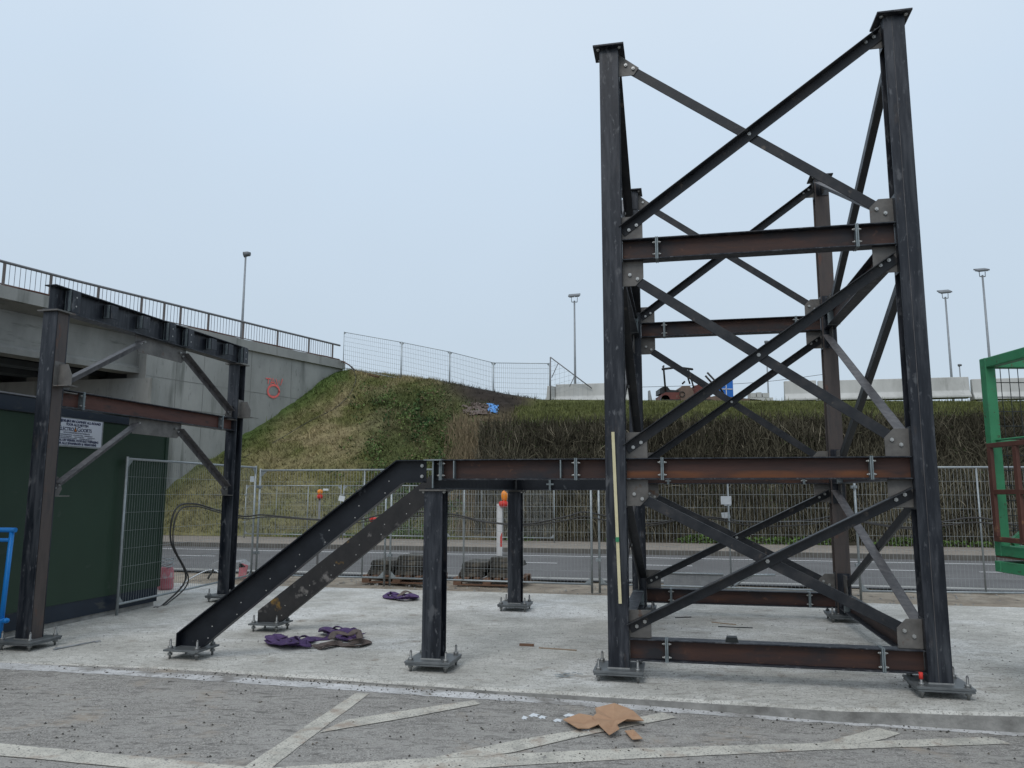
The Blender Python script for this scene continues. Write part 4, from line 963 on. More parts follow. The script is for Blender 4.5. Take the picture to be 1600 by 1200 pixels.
# blocks
for k, (a, b, c, d) in enumerate(((1172, 1208, 621, 628), (1173, 1181, 614, 620.5), (1183, 1190, 613, 620.5), (1192, 1202, 614, 620.5))):
    A = at(a, d, 38); B = at(b, c, 38)
    bb = A.copy(); o = MB().box(A.x, B.x, 38, 38.5, A.z, B.z).build('concrete_block', M['concl'], base=A)
    tag(o, ['flat concrete block at the bottom of the stack by the blue panel', 'left one of three small concrete blocks on the flat block', 'middle one of three small concrete blocks on the flat block', 'right one of three small concrete blocks on the flat block'][k], 'concrete block', 'concrete blocks on the embankment')
bp_ = thing('blue_cabinet', 'blue portable cabinet with thin white lines behind the braces', 'cabinet', at(1132, 622, 41))
A, B = at(1124, 622, 41), at(1145, 594, 41)
MB().box(A.x, B.x, 41, 41.6, A.z, B.z).build('body', M['bluebox'], bp_, world=True)
mm = MB(); mx_ = (A.x+B.x)/2; mz_ = (A.z+B.z)/2
mm.box(mx_-.02, mx_+.02, 40.97, 40.995, A.z+.05, B.z-.05); mm.box(A.x+.04, B.x-.04, 40.97, 40.995, mz_-.02, mz_+.02); mm.build('white_lines', M['white'], bp_, world=True)
# paving machine
pm = thing('road_machine', 'worn red road paving machine with black canopy frame parked on the embankment', 'paver', at(1080, 628, 38))
def slabp(poly, y0, y1, m, name):
    A = [at(a, b, y0) for a, b in poly]; return MB().prism([(p.x, y0, p.z) for p in A], (0, y1-y0, 0)).build(name, m, pm, world=True)
slabp([(1034, 627), (1034, 616), (1040, 613), (1068, 613), (1068, 627)], 37.9, 39.6, M['redmach'], 'chassis')
slabp([(1064, 627), (1063, 606), (1066, 603), (1078, 603), (1084, 612), (1084, 627)], 37.8, 39.7, M['machbrown'], 'engine_cover')
slabp([(1084, 622), (1083, 604), (1092, 600), (1100, 606), (1112, 622)], 38.2, 39.4, M['redmach'], 'hopper')
slabp([(1031, 615), (1031, 607), (1036, 604), (1043, 604), (1047, 609), (1063, 610), (1063, 614)], 38.2, 39.3, M['machblack'], 'seat')
slabp([(1100, 628), (1100, 622), (1120, 618), (1190, 625), (1190, 629)], 38, 39.6, M['machbrown'], 'conveyor')
slabp([(1030, 629), (1034, 624), (1112, 624), (1116, 629)], 37.85, 38.2, M['machblack'], 'track')
mb = MB()
for y in (38., 39.5):
    for pl, r in (([(1040, 612), (1037, 577), (1036, 572)], .05), ([(1034, 577), (1058, 574), (1082, 577)], .06), ([(1071, 578), (1078, 600)], .04), ([(1076, 578), (1084, 606)], .04)):
        mb.tube([at(a, b, y) for a, b in pl], r, 6)
mb.tube([at(1037, 572, 38), at(1037, 572, 39.5)], .05, 6); mb.tube([at(1082, 577, 38), at(1082, 577, 39.5)], .05, 6)
mb.build('canopy_frame', M['machblack'], pm, world=True)
mb = MB()
for pl in ([(1105, 582), (1122, 600), (1132, 618)], [(1102, 587), (1112, 598)], [(1066, 600), (1070, 596)]): mb.tube([at(a, b, 38.6) for a, b in pl], .05, 6)
mb.build('levers', M['machblack'], pm, world=True)
slabp([(1108, 600), (1128, 594), (1132, 600), (1114, 612)], 38.3, 39.3, M['redmach'], 'chute')
mb = MB().tube([at(1066+4*math.cos(t), 616+4*math.sin(t), 37.77) for t in np.linspace(0, 6.3, 14)], .02, 5).build('emblem', M['machblack'], pm, world=True)
for k in range(2):
    x = (1040, 1096)[k]; c_0 = at(x, 624, 37.9); mb = MB(); mb.tube([c_0, c_0+Vector((0, .35, 0))], .22, 14); mb.build('wheel', M['machblack'], pm, world=True)
tag(MB().prism([(p.x, p.y, p.z) for p in (at(1014, 629, 37), at(1014, 610, 37), at(1016, 610, 37), at(1020, 629, 37))], (0, .3, 0)).build('marker_post', M['grey'], base=at(1016, 629, 37)), 'small grey leaning marker post left of the red machine', 'marker post')
# street lamps
def lamp(label, px_, top, bot, Y, kind, r=.07):
    B = at(px_+ (bot-top)*(px_-800)*0, bot, Y); B = at(px_, bot, Y); Tp = at(px_, top, Y); B = Vector((Tp.x, Y, B.z))
    t = thing('street_lamp', label, 'street lamp', B, 0, 'street lamps'); h = Tp.z-B.z
    MB().tube([(0, 0, 0), (0, 0, h)], r, 10, r2=r*.6).build('pole', M['rail2'], t)
    if kind == 'flood':
        k = Y/60
        mb = MB(); mb.tube([(-.22*k, 0, h-.1), (.22*k, 0, h-.1)], .035, 6); mb.tube([(-.22*k, 0, h-.1), (-.24*k, 0, h+.28*k)], .025, 6); mb.tube([(.22*k, 0, h-.1), (.24*k, 0, h+.28*k)], .025, 6); mb.build('bracket', M['rail2'], t)
        mb = MB(); sx = .52*k; mb.prism([(-sx, -.3, h+.22*k), (sx*.8, -.3, h+.30*k), (sx*1.0, .4, h+.62*k), (-sx*.8, .4, h+.54*k)], (0, 0, .10)); mb.prism([(-sx*.8, -.2, h+.2*k), (-sx*.05, -.2, h+.24*k), (-sx*.0, .3, h+.46*k), (-sx*.7, .3, h+.42*k)], (0, 0, .05)); mb.prism([(sx*.05, -.2, h+.24*k), (sx*.7, -.2, h+.28*k), (sx*.85, .3, h+.5*k), (sx*.1, .3, h+.46*k)], (0, 0, .05)); mb.build('lamp_head', M['lamph'], t)
    else:
        mb = MB(); mb.tube([(-.12, 0, h), (.12, 0, h+.05), (.26, 0, h+.03)], .17, 10, r2=.12) ; mb.build('lamp_head', M['lamph'], t)
    return t
M['rail2'] = mat('grey_lamp_pole', [(.24, .26, .28), (.30, .32, .34)], 3, rough=.5, metal=.2)
M['lamph'] = mat('lamp_housing', [(.12, .13, .14), (.17, .18, .19)], 3, rough=.5)
lamp('slim street lamp rising behind the bridge railing at the left', 384, 398, 540, 44, 'arm', .085)
lamp('floodlight pole behind the lone barrier, left of the tall frame', 897.5, 470, 640, 60, 'flood', .11)
lamp('floodlight pole right of the tall frame, the lower of the pair', 1477, 464, 640, 60, 'flood', .11)
lamp('floodlight pole nearest the green cage, the tallest of the pair', 1535, 430, 640, 54, 'flood', .11)
lamp('short distant lamp seen just above the barrier between the floodlights and the cage', 1499, 571, 640, 95, 'arm', .12)
lamp('distant lamp pole seen through the mid braces behind the block stack', 1197, 535, 640, 75, 'arm', .1)
for o_ in bpy.data.objects:
    if o_.name.startswith('street_lamp'):
        # poles converge like the photo: real poles are vertical; bases reach the plateau
        z = float(zterr(*loc(o_.location.x, o_.location.y)))
        dz = o_.location.z-z; o_.location.z = z
        for c0 in o_.children:
            if c0.name.startswith('pole'):
                c0.data.transform(Matrix.Translation((0, 0, 0)))
                for v_ in c0.data.vertices:
                    if v_.co.z > .5: v_.co.z += dz
            else: c0.location.z = dz
wr = MB().tube(cable([at(990, 605, 70), at(1100, 602, 70), at(1200, 596, 70), at(1300, 583, 70)], .02, seg=6), .02, 4)
tag(wr.build('overhead_wire', M['rubber']), 'thin overhead wire seen through the braces above the embankment', 'wire')
# plastic sheet and blue tarp on the soil
def crumple(name, label, cat, pxs, m, lift=.1, amp=.12, grp=None):
    (a0, b0), (a1, b1) = pxs; nx_, ny_ = 12, 8; V = []; c0 = slope_pt((a0+a1)/2, (b0+b1)/2)
    for j in range(ny_+1):
        for i in range(nx_+1):
            q = slope_pt(a0+(a1-a0)*i/nx_+random.uniform(-1, 1), b0+(b1-b0)*j/ny_+random.uniform(-1, 1)+ (i/nx_)*4, lift)
            V.append(q+Vector((random.uniform(-amp, amp), random.uniform(-amp, amp)*.5, random.uniform(0, amp))))
    keepf = []
    for j in range(ny_):
        for i in range(nx_):
            if random.random() > (.18 if 0 < i < nx_-1 and 0 < j < ny_-1 else .5): k = j*(nx_+1)+i; keepf.append((k, k+1, k+nx_+2, k+nx_+1))
    return tag(MB().add(V, keepf).build(name, m, base=c0), label, cat, grp)
crumple('plastic_sheet', 'crumpled white plastic sheet half buried in the dark soil', 'plastic sheet', ((722, 632), (768, 648)), M['webbrown'], .06, .07)
crumple('plastic_sheet', 'pale torn plastic sheet beside the blue tarp on the soil', 'plastic sheet', ((735, 628), (765, 635)), M['webbrown'], .07, .06)
crumple('blue_tarp', 'small piece of bright blue tarpaulin on the soil bank', 'tarp', ((762, 630), (778, 643)), M['tarp'], amp=.04)
# ================================================================ SITE CLUTTER
# white and red beacon post on its stack
def pallet(label, u0, u1, v0, v1):
    t = thing('pallet', label, 'pallet', W(u0, v0, 0), YAW, 'wooden pallets by the road'); w_, d_ = u1-u0, v1-v0
    mb = MB()
    for k in range(3): mb.box(0, w_, d_*k/2*.94, d_*k/2*.94+.1, .0, .02); 
    mb.build('bottom_boards', M['pallet'], t)
    for k in range(3):
        for j in range(3): MB().box(k*(w_-.14)/2, k*(w_-.14)/2+.14, d_*j/2*.94, d_*j/2*.94+.1, .02, .11).build('spacer', M['pallet'], t)
    mb = MB()
    for k in range(7): mb.box(k*(w_-.1)/6, k*(w_-.1)/6+.1, 0, d_, .11, .13)
    mb.build('deck_boards', M['pallet'], t); return t
pallet('wooden pallet under the left stack of black slabs', -5.05, -3.75, 6.25, 7.2); pallet('wooden pallet under the right stack of black slabs', -3.35, -2.15, 6.25, 7.2)
kk = 0
def foot(u, v, z, w_, d_, h, lab):
    t = MB(); c = .035; j = random.uniform(-.02, .02)
    t.prism([(0, 0, 0), (w_, 0, 0), (w_-c, 0, h), (c, 0, h)], (0, d_, 0))
    o = t.build('sign_foot', M['blk'], base=(0, 0, 0), bevel=.008); o.location = W(u, v, z); o.rotation_euler = (0, 0, YAW+random.uniform(-.05, .05)); return tag(o, lab, 'sign foot', 'black sign feet stacked on the pallets')
for si, (ub, ut, n_) in enumerate(((-5.0, -4.0, 4), (-3.3, -2.4, 4))):
    side = ('left', 'right')[si]
    for k in range(n_):
        for j in range(2):
            if k == 3 and j == 0: continue
            foot(ub+(.52 if j else .0)+.03*((k*7) % 3)+(.03 if k == 3 else 0), 6.35+.05*(k % 2), .131+k*.086, .50 if j else .48, .72, .084,
                 '%s black rubber sign foot in the %s stack on its pallet, %s' % (('left-hand', 'right-hand')[j], side, ('bottom layer', 'second layer', 'third layer', 'top layer')[k]))
bc = thing('beacon_post', 'white and red striped marker post with orange lamp standing on the right stack', 'beacon post', W(-2.62, 6.7, .475), YAW)
bc.location = fz(780.5, 862, 6.7)
zz = bc.location.z
bc.location.z = .478
MB().box(-.05, .05, -.02, .02, 0, .92).build('post', M['white'], bc); 
for k in range(1): MB().prism([(.015, -.0225, .16), (.052, -.0225, .16), (.052, -.0225, .42), (.015, -.0225, .34)], (0, .002, 0)).build('red_stripe', M['red'], bc)
lh = MB().lathe([(.0, .86), (.06, .86), (.085, .9), (.085, .95), (.05, .97), (.0, .97)], (.07, 0, 0), 14).build('lamp_base', M['red'], bc)
MB().lathe([(.0, .97), (.03, .97), (.05, 1.0), (.065, 1.05), (.06, 1.11), (.035, 1.15), (0, 1.16)], (.09, 0, 0), 14).build('lamp_lens', M['orange'], bc)
# second lamp on the fence
bl = thing('warning_lamp', 'small orange warning lamp on a thin post seen left of the sloping stringer', 'warning lamp', fz(495, 905, 6.1)); bl.location.z = -.02
hz_ = fz(495, 772, 6.1).z
MB().tube([(0, 0, 0), (0, 0, hz_+.0)], .02, 8).build('post', M['rail'], bl)
MB().lathe([(0, hz_-.06), (.05, hz_-.06), (.055, hz_), (.03, hz_+.01), (0, hz_+.01)], (0, 0, 0), 12).build('lamp_base', M['red'], bl)
MB().lathe([(0, hz_+.01), (.03, hz_+.01), (.055, hz_+.05), (.05, hz_+.09), (0, hz_+.11)], (0, 0, 0), 12).build('lamp_lens', M['orange'], bl)
def plate_at(px_, py_, w_, h_, lab, v=5.74, rot=0):
    q = fz(px_, py_, v); o = MB().box(-w_/2, w_/2, -.004, .004, -h_/2, h_/2).build('fence_label', M['plastic']); o.location = q; o.rotation_euler = (0, rot, YAW); return tag(o, lab, 'label plate', 'small plates on the mesh fence')
plate_at(534, 779, .11, .09, 'small white plate on the mesh fence just right of the lamp', rot=.2)
for (a, b), lab in (((509, 765), 'small white tag on the mesh fence above the orange lamp'),): plate_at(a, b, .1, .035, lab)
plate_at(1134, 805, .13, .09, 'white plate tied to the fence post behind the lower crossed braces', rot=-.1)
plate_at(1137, 789, .1, .03, 'narrow white tag above the white plate on the fence behind the braces')
# red torch
q = fz(578, 811, 6.0); r_ = thing('red_lamp', 'red cylindrical lamp hanging on the fence behind the lower stringer', 'lamp', q)
MB().tube([(0, 0, 0), (.05, 0, -.01)], .045, 10).tube([(.05, 0, -.01), (.25, .02, -.05)], .05, 12).build('body', M['red'], r_)
# drum with coil
dr = thing('red_drum', 'faded red plastic drum with wire loops on top beside the cabin corner', 'drum', gp(258, 921, 0))
MB().lathe([(0, 0), (.11, 0), (.125, .04), (.12, .16), (.13, .18), (.12, .20), (.115, .32), (.10, .36), (0, .36)], (0, 0, 0), 18).build('body', M['drum'], dr)
mb = MB()
for k in range(3): mb.tube([(.11*math.cos(t), .11*math.sin(t), .39+k*.05+.02*math.sin(t*2+k)) for t in np.linspace(0, 6.4, 20)], .009, 6)
mb.build('wire_loop', M['zinc'], dr)
# toppled grey scrap
sc_ = thing('broken_sign_stand', 'toppled grey plastic stand with a red panel near the portal far post', 'scrap', gp(348, 905, 0))
mb = MB(); mb.prism([(-.28, 0, .25), (-.1, 0, .33), (.1, 0, .28), (.3, 0, .31), (.42, 0, .22), (.2, 0, .2), (.0, 0, .2), (-.18, 0, .17)], (0, .3, .03)); mb.build('top', M['grey'], sc_)
mb = MB(); mb.prism([(-.1, .05, 0), (.08, .05, 0), (.12, .05, .22), (-.05, .05, .25)], (0, .2, 0)); mb.tube([(-.3, .05, .0), (-.2, .1, .2)], .02, 6); mb.build('leg', M['blk'], sc_)
MB().prism([(.28, .0, .02), (.42, .0, .02), (.45, .0, .25), (.3, .0, .3)], (0, .03, 0)).build('red_panel', M['drum'], sc_)
sh = [gp(282, 918)+Vector((0, 0, .02)), gp(300, 905)+Vector((0, 0, .03)), gp(330, 900)+Vector((0, 0, .12)), gp(352, 905)+Vector((0, 0, .03))]
tag(MB().tube(cable(sh, .01), .012, 6).build('white_hose', M['plastic']), 'thin pale hose arching on the ground by the drum', 'hose')
# grey box behind fence
gb = thing('open_metal_box', 'open galvanised metal trough with a tube handle behind the lower back beam', 'trough', W(.25, 6.5, 0), YAW)
mb = MB(); mb.prism([(0, 0, 0), (1.05, 0, 0), (.98, 0, .26), (.05, 0, .26)], (0, .02, 0)); mb.box(0, 1.0, .4, .42, 0, .2); mb.box(0, 1, 0, .4, .0, .02); mb.build('body', M['zinc2'] if 'zinc2' in M else M['grey'], gb)
mb = MB(); mb.tube([(1.1, 0, .02), (1.25, 0, .16), (1.45, 0, .26), (1.8, 0, .27)], .02, 8).tube([(0, -.01, .265), (.98, -.01, .265)], .015, 6); mb.build('handle', M['zinc'], gb)
# blue barrier at the left edge
bb_ = thing('blue_barrier', 'bright blue tubular barrier cut by the left edge of the photo', 'barrier', gp(-2, 1006, 0))
Q = bb_.location
mb = MB(); T0 = Vector((0, 0, 1.19)); 
mb.tube([(.0, 0, 0), (.035, 0, 1.19)], .026, 10); mb.tube([(-1.6, .3, 1.19), (.085, -.02, 1.19)], .026, 10); mb.tube([(-1.6, .3, 1.10), (.03, 0, 1.08)], .02, 8); mb.tube([(-1.6, .3, .28), (.05, -.01, .24)], .028, 10); mb.tube([(-1.6, .3, 0), (-1.6, .3, 1.19)], .026, 10)
mb.lathe([(0, -.03), (.03, -.02), (.036, 0), (.03, .02), (0, .03)], (.06, -.01, .24), 12); mb.build('frame', M['blue'], bb_)
mb = MB(); [mb.tube([(-.2*k, .037*k, .26), (-.2*k+.02, .037*k, 1.1)], .009, 6) for k in range(1, 8)]; mb.build('bars', M['blue'], bb_)
# green cage at the right
cg = thing('green_work_cage', 'green steel work cage with brown side gate, held up at the right edge', 'work cage', (3.99, 6.6, .97), .0)
A0 = at(1535, 558, 6.6); bL = at(1556, 868, 6.6)
zt_, zb3 = A0.z, bL.z; x0_ = A0.x; xb = bL.x
X0c = (A0.x+bL.x)/2-.02; cg.location = (X0c, 6.6, 0)
t_ = .085; Lc, Wc = 1.25, 1.25  # toward camera (-y), to the right (+x)
zt_ -= .02
zB = zb3
def cbar(n_, *a, m='cage', **k): return MB().box(*a).build(n_, M[m], cg, bevel=.006, **k)
for x in (0, Wc):
    for y in (0, -Lc): cbar('corner_post', x, x+t_, y-t_, y, zB, zt_)
cbar('top_rail', t_+.001, Wc-.001, -t_+.002, -.002, zt_-t_, zt_-.002); cbar('top_rail', .002, t_-.002, -Lc+.001, -t_-.001, zt_-t_, zt_-.002)
cbar('top_rail', Wc+.002, Wc+t_-.002, -Lc+.001, -t_-.001, zt_-t_, zt_-.002); cbar('top_rail', t_+.001, Wc-.001, -Lc-t_+.002, -Lc-.002, zt_-t_, zt_-.002)
cbar('bottom_rail', t_+.001, Wc-.001, -t_+.002, -.002, zB+.002, zB+t_); cbar('bottom_rail', .002, t_-.002, -Lc+.001, -t_-.001, zB+.002, zB+t_); cbar('bottom_rail', Wc+.002, Wc+t_-.002, -Lc+.001, -t_-.001, zB+.002, zB+t_)
zm_ = zB+.92; zn = zB+.50
for z in (zm_, zn): cbar('mid_rail', t_+.001, Wc-.001, -t_*.7, -t_*.3, z, z+.04)
cbar('mid_rail', .03, .07, -Lc+.001, -t_-.001, zm_+.03, zm_+.045)
MB().bar((t_+.04, -t_*.5, zB+.1), (t_+.5, -t_*.5, zB+.45), .04, .07).build('diagonal', M['cage'], cg)
mb = MB()
for k in range(1, 16): mb.tube([(t_+k*.075, -.025, zB+.08), (t_+k*.075, -.025, zt_-.08)], .004, 4, False)
for k in range(1, 12): z = zB+.08+(zt_-zB-.16)*k/12; mb.tube([(t_, -.02, z), (Wc, -.02, z)], .004, 4, False)
mb.build('wire_mesh', M['wire'], cg)
gt_ = MB(); ya, yb = -.06, -Lc+.05; zg0, zg1 = zB+.12, zm_+.01
for (y, dy) in ((ya-.05, .05), (ya-.38, .05), (yb, .05)): gt_.box(-.035, -.005, y, y+dy, zg0+.04, zg1-.04)
gt_.box(-.036, -.004, yb, ya, zg1-.04, zg1); gt_.box(-.036, -.004, yb, ya, zg0, zg0+.04); gt_.box(-.034, -.006, yb, ya, (zg0+zg1)/2-.02, (zg0+zg1)/2+.02)
gt_.build('gate', M['brown'], cg, bevel=.003)
cbar('floor', .0, Wc+t_, -Lc-t_, .0, zB-.012, zB-.001, m='brown')
mb = MB(); mb.prism([(-.01, 0, zB-.13), (.03, 0, zB-.13), (.06, 0, zB-.115), (Wc, 0, zB-.115), (Wc, 0, zB-.04), (-.01, 0, zB-.04)], (0, -.08, 0)); mb.box(-.01, .09, -Lc, -.083, zB-.13, zB-.04); mb.box(.2, .3, -Lc, -.09, zB-.04, zB-.013); mb.box(.8, .9, -Lc, -.09, zB-.04, zB-.013)
mb.build('base_frame', M['cage'], cg, bevel=.006)
mb = MB(); 
for y in (-.35, -.9): mb.box(.25, 2.2, y-.07, y+.07, zB-.10, zB-.045)
mb.box(2.2, 2.28, -1.1, -.15, zB-.1, zB+.6); mb.box(2.3, 2.42, -1.0, -.88, -.3, 2.6); mb.box(2.3, 2.42, -.37, -.25, -.3, 2.6); mb.box(2.25, 4.4, -1.15, -.1, .15, .5)
lf = thing('forklift', 'lifting forks of a forklift carrying the green work cage, outside the right edge', 'forklift', cg.location)
mb.build('forks', M['machblack'], lf)
mb = MB(); [mb.tube([(x, y, .12), (x, y+.22, .12)], .38, 18) for x in (2.6, 4.0) for y in (-1.35, -.1)]; mb.build('wheel', M['rubber'], lf)
MB().box(3.1, 4.6, -1.1, -.15, .505, 1.3).build('body', M['orange'], lf, bevel=.05)
lf_dz = -.1
# slings
def sling(name, label, pts, wd, m, parent=None, z=.02, base_=None, layers=5):
    """folded webbing: a ribbon wandering and piling up"""
    V = []; fs = []; P3 = cable([Vector(p) for p in pts], 0, seg=7); n_ = len(P3)
    for i, p in enumerate(P3):
        d = (P3[min(i+1, n_-1)]-P3[max(i-1, 0)]); d.z = 0; d = d.normalized() if d.length > 1e-6 else Vector((1, 0, 0)); s = Vector((-d.y, d.x, 0))
        tl = .65*math.sin(i*.27+len(pts)); s = (s*math.cos(tl)+Vector((0, 0, 1))*abs(math.sin(tl))*.6)
        lift = abs(math.sin(tl))*wd*.3
        for k in range(4):
            q = p+s*(k/3-.5)*wd+Vector((0, 0, lift+.004*math.sin(i*.7+k*2)))
            q.z = max(q.z, .006+.002*k); V.append(q)
    for i in range(n_-1):
        for k in range(3): fs.append((i*4+k, i*4+k+1, i*4+5+k, i*4+4+k))
    mb = MB(); mb.add(V, fs, True)
    o = mb.build(name, m, parent, world=parent is not None)
    so_ = o.modifiers.new('t', 'SOLIDIFY'); so_.thickness = .006; so_.offset = 0
    return o
def pile(cx, cyp, rx, ry, n_, zmax, seed):
    random.seed(seed); c = gp(cx, cyp); sx = c.y/F; out = []
    for k in range(n_):
        t = k/n_*2*math.pi*2.3; r = .35+.65*random.random()
        p = gp(cx+math.cos(t)*rx*r+random.uniform(-4, 4), cyp+math.sin(t*1.3)*ry*r); p.z = .012+zmax*random.random()*(1-abs(math.cos(t))*.5); out.append(p)
    return out
sl1 = thing('purple_sling', 'crumpled purple lifting sling on the slab in front of the far stringer foot', 'lifting sling', gp(450, 1008), 0, 'lifting slings on the slab')
sling('webbing', '', pile(448, 1008, 36, 8, 22, .06, 3)+[gp(480, 1003), gp(500, 1000), gp(515, 999)], .115, M['purple'], sl1)
sling('webbing', '', pile(535, 996, 36, 7, 18, .07, 6), .11, M['purple'], sl1)
sl2 = thing('brown_sling', 'grey brown lifting sling folded over the purple one on the slab', 'lifting sling', gp(530, 1010), 0, 'lifting slings on the slab')
sling('webbing', '', [gp(492, 1014), gp(510, 1007), gp(535, 1009), gp(560, 1005), gp(574, 1006), gp(560, 1012), gp(530, 1010), gp(500, 1016)], .10, M['webbrown'], sl2)
sling('webbing', '', [Vector(p) for p in (gp(517, 998, .1), gp(525, 990, .1), gp(545, 992, .09), gp(558, 988, .1), gp(562, 1000, .05), gp(545, 1001, .06))], .07, M['webbrown'], sl2)
sl3 = thing('purple_sling', 'small purple sling heap behind the near short post, by the slab back edge', 'lifting sling', gp(632, 935), 0, 'lifting slings on the slab')
sling('webbing', '', pile(632, 935, 28, 5, 18, .05, 9), .11, M['purple'], sl3)
sling('webbing', '', [gp(618, 938), gp(625, 930, .07), gp(636, 925, .09), gp(646, 930, .04)], .06, M['webbrown'], sl3)
random.seed(11)
# spanner
wrn = thing('long_spanner', 'long steel podger spanner lying on the slab by the portal near post', 'spanner', gp(118, 1009))
a, b = gp(90, 1013, .012), gp(150, 1002, .012)
mb = MB(); mb.tube([a, b], .011, 8, r2=.006); mb.tube([a+Vector((-.03, .02, 0)), a+Vector((.0, 0, 0)), a+Vector((-.01, -.05, 0))], .012, 6); mb.tube([b+Vector((.025*math.cos(t)+.02, .03*math.sin(t), 0)) for t in np.linspace(0, 5.5, 12)], .006, 5); mb.build('body', M['grey'], wrn, world=True)
# measuring staff leaning on the near left column
st = thing('levelling_staff', 'yellow levelling staff leaning upright against the front of the near left column', 'staff', W(.03, -.12, 0))
def colpt(px_, py_, v=-.115): return fz(px_, py_, v)
a, b = colpt(957.5, 675), colpt(969, 943)
MB().bar(b, a, .026, .014, (0, 1, 0)).build('body', M['staff'], st, world=True)
c = colpt(964.5, 843, -.125); MB().box(c.x-.014, c.x+.014, c.y-.008, c.y+.012, c.z-.02, c.z+.02).build('spirit_bubble', M['lime'] if 'lime' in M else M['green2'] if 'green2' in M else M['cage'], st, world=True)
# cardboard
def flat(name, label, cat, poly, m, curl=.03, th=.005, z=None, grp=None, parent=None):
    P3 = [gas(a, b) for a, b in poly]; c0 = sum(P3, Vector())/len(P3)
    V = [c0+Vector((0, 0, curl*.6))]
    rngs = []
    n_ = len(P3)
    for f_ in (.5, 1.):
        for i, p in enumerate(P3):
            q = c0.lerp(p, f_); h = (.006 if m is M['card'] else .001)+curl*(f_ if i % 2 else .35*f_)*(.6+.8*random.random()); V.append(Vector((q.x, q.y, zas(q.x)+(.012 if parent or m is M['card'] else .002)+h)))
    fs = [(0, 1+i, 1+(i+1) % n_) for i in range(n_)]+[(1+i, 1+n_+i, 1+n_+(i+1) % n_, 1+(i+1) % n_) for i in range(n_)]
    o = MB().add(V, fs).build(name, m, parent, base=None if parent else c0, world=parent is not None); so_ = o.modifiers.new('t', 'SOLIDIFY'); so_.thickness = th; so_.offset = 0
    return tag(o, label, cat, grp) if not parent else o
flat('cardboard', 'large torn brown cardboard piece lying crumpled on the asphalt', 'cardboard', [(930, 1112), (960, 1112), (980, 1113), (990, 1120), (1006, 1134), (980, 1138), (963, 1140), (968, 1152), (952, 1155), (940, 1146), (925, 1128), (932, 1124)], M['card'], .035)
flat('cardboard', 'smaller folded cardboard flap left of the large cardboard piece', 'cardboard', [(880, 1130), (905, 1124), (925, 1124), (938, 1140), (920, 1144), (903, 1146)], M['card'], .02)
flat('cardboard', 'small cardboard scrap below the large cardboard piece', 'cardboard', [(976, 1147), (990, 1146), (1004, 1159), (988, 1161)], M['card'], .008)
for k, (a, b, w_) in enumerate(((835, 1119, 9), (848, 1122, 7), (820, 1123, 5), (890, 1119, 10), (903, 1122, 8), (872, 1127, 8), (905, 1133, 7), (916, 1142, 8))):
    flat('plastic_scrap', ['white plastic shred farthest left of the cardboard', 'white plastic shred second from the left', 'tiny plastic shred at the left end of the litter', 'grey plastic film scrap above the cardboard flap', 'grey plastic film scrap touching the cardboard flap', 'pale film scrap just left of the cardboard flap', 'white film scrap on the cardboard flap', 'white film scrap at the lower edge of the cardboard flap'][k], 'plastic scrap',
         [(a-w_, b), (a-2, b-3), (a+w_, b-1), (a+w_*.5, b+.6), (a+w_*.6, b+2.4), (a-3, b+1), (a-w_*.5, b+2.5)], M['plastic'], .012 if k > 5 else .004, .0015, grp='plastic litter')
# sticks, strap bits and offcuts on slab
def stick(label, p, q, r, m, name='stick'):
    a, b = gp(*p, r*.9), gp(*q, r*.9); o = MB().bar(a, b, r*2.4, r*1.6); return tag(o.build(name, m, base=a), label, 'offcut', 'offcuts on the slab')
stick('dark flat wooden offcut on the slab between the short posts', (812, 1007), (834, 1008), .014, M['pallet'])
stick('thin pale lath on the slab right of the dark offcut', (842, 1012), (901, 1016), .007, M['bark'])
stick('thin pale strip on the slab inside the tall frame', (1112, 972), (1150, 976), .007, M['bark'])
stick('dark thin rod on the slab inside the tall frame', (1122, 979), (1176, 981), .006, M['wire'])
stick('short dark rod on the slab beneath the lower left brace', (1055, 965), (1080, 964), .006, M['wire'])
st_ = thing('plate_stack', 'small stack of thin steel shims lying on the front ground beam', 'shims', (0, 0, 0))
pz = fz(1143, 1000, -.02); st_.location = W(*loc(pz.x, pz.y), Z1t+.001); st_.rotation_euler = (0, 0, YAW)
mb = MB()
for k in range(4): mb.box(-.05+.004*k, .055-.003*k, -.04, .04+.003*k, k*.011, k*.011+.008)
mb.build('shim', M['wire'], st_)
q = gp(887, 1056, .01); rg = MB(); random.seed(4)
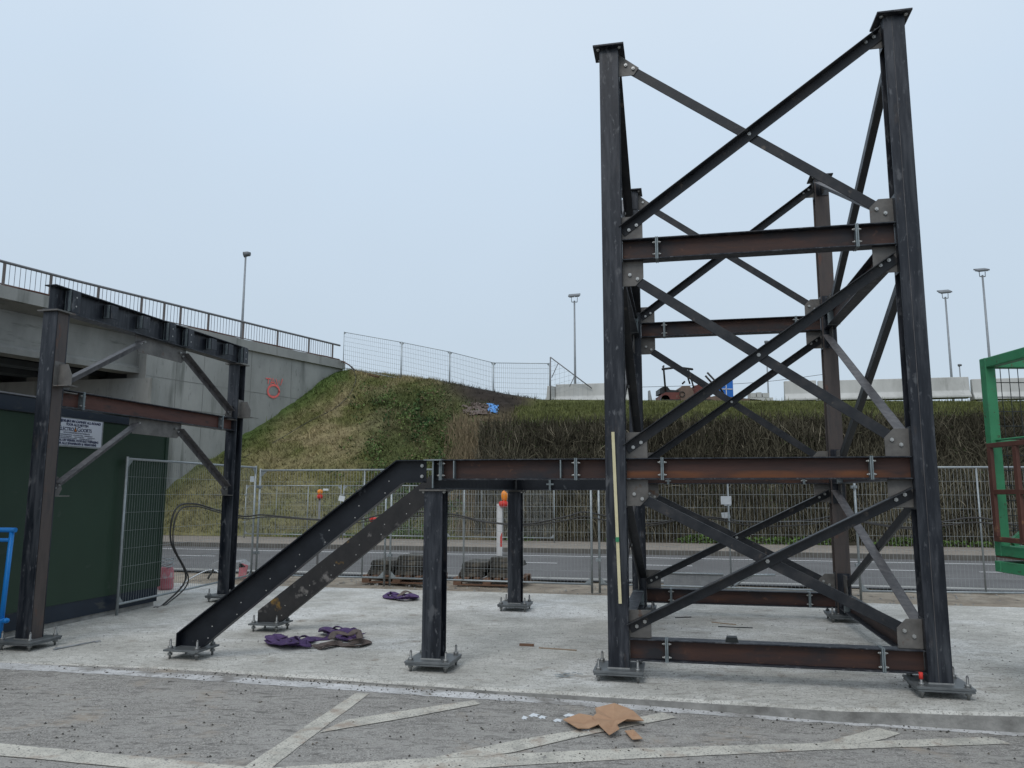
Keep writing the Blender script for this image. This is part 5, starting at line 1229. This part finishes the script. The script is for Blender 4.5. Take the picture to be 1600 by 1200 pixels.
for k in range(16): 
    a = q+Vector((random.uniform(-.1, .1), random.uniform(-.05, .05), random.uniform(0, .015))); b = a+Vector((random.uniform(-.08, .08), random.uniform(-.03, .03), 0)); rg.bar(a, b, .012, .004)
tag(rg.build('chain', M['zinc'], base=q), 'small heap of pale blue grey chain links on the slab', 'chain')
# scattered pebbles and crumbs
random.seed(2)
def crumbs(name, n_, fn, m, lab, cat):
    V = []; fs = []
    for k in range(n_):
        p, r = fn(); o_ = len(V)
        q = [Vector((random.uniform(.6, 1.2)*math.cos(t), random.uniform(.6, 1.2)*math.sin(t), 0))*r for t in (0, 1.3, 2.5, 3.8, 5.1)]
        V += [p+a for a in q]+[p+Vector((0, 0, r*.8))]; fs += [(o_+i, o_+(i+1) % 5, o_+5) for i in range(5)]
    return tag(MB().add(V, fs).build(name, m), lab, cat, kind='stuff')
def f1():
    a, b = random.uniform(-20, 1620), random.uniform(925, 1110)
    p = gp(a, b, .001); u, v = loc(p.x, p.y)
    if v > 5.4 or p.y < edgeY(p.x)+.03: return f1()
    return p, random.choice((.004, .006, .008, .012))
crumbs('slab_crumbs', 900, f1, M['slabedge'], 'small loose crumbs scattered on the concrete slab', 'crumbs')
def f2():
    p = gas(random.uniform(-20, 1620), random.uniform(1035, 1198))
    if p.y > edgeY(p.x)-.01: return f2()
    if random.random() < .45: p.y = edgeY(p.x)-abs(random.gauss(0, .12))-.01
    p.z = zas(p.x)+.003; return p, random.choice((.004, .005, .007, .011))
crumbs('asphalt_grit', 900, f2, M['blk'], 'dark grit and small stones lying on the asphalt along the slab edge', 'grit')
def f3():
    p = W(random.uniform(-8, 8.5), random.uniform(5.46, 7.2), -.02); return p, random.choice((.01, .015, .02, .03))
crumbs('verge_stones', 700, f3, M['slabedge'], 'small stones in the sandy verge beyond the fence', 'stones')
tag(crumbs('soil_heap', 160, lambda: (W(random.gauss(6.3, .25), random.gauss(5.2, .08), random.uniform(0, .05)), random.uniform(.015, .04)), M['blk'], 'x', 'soil'), 'small dark soil heap on the slab edge at the far right', 'soil', kind='stuff')
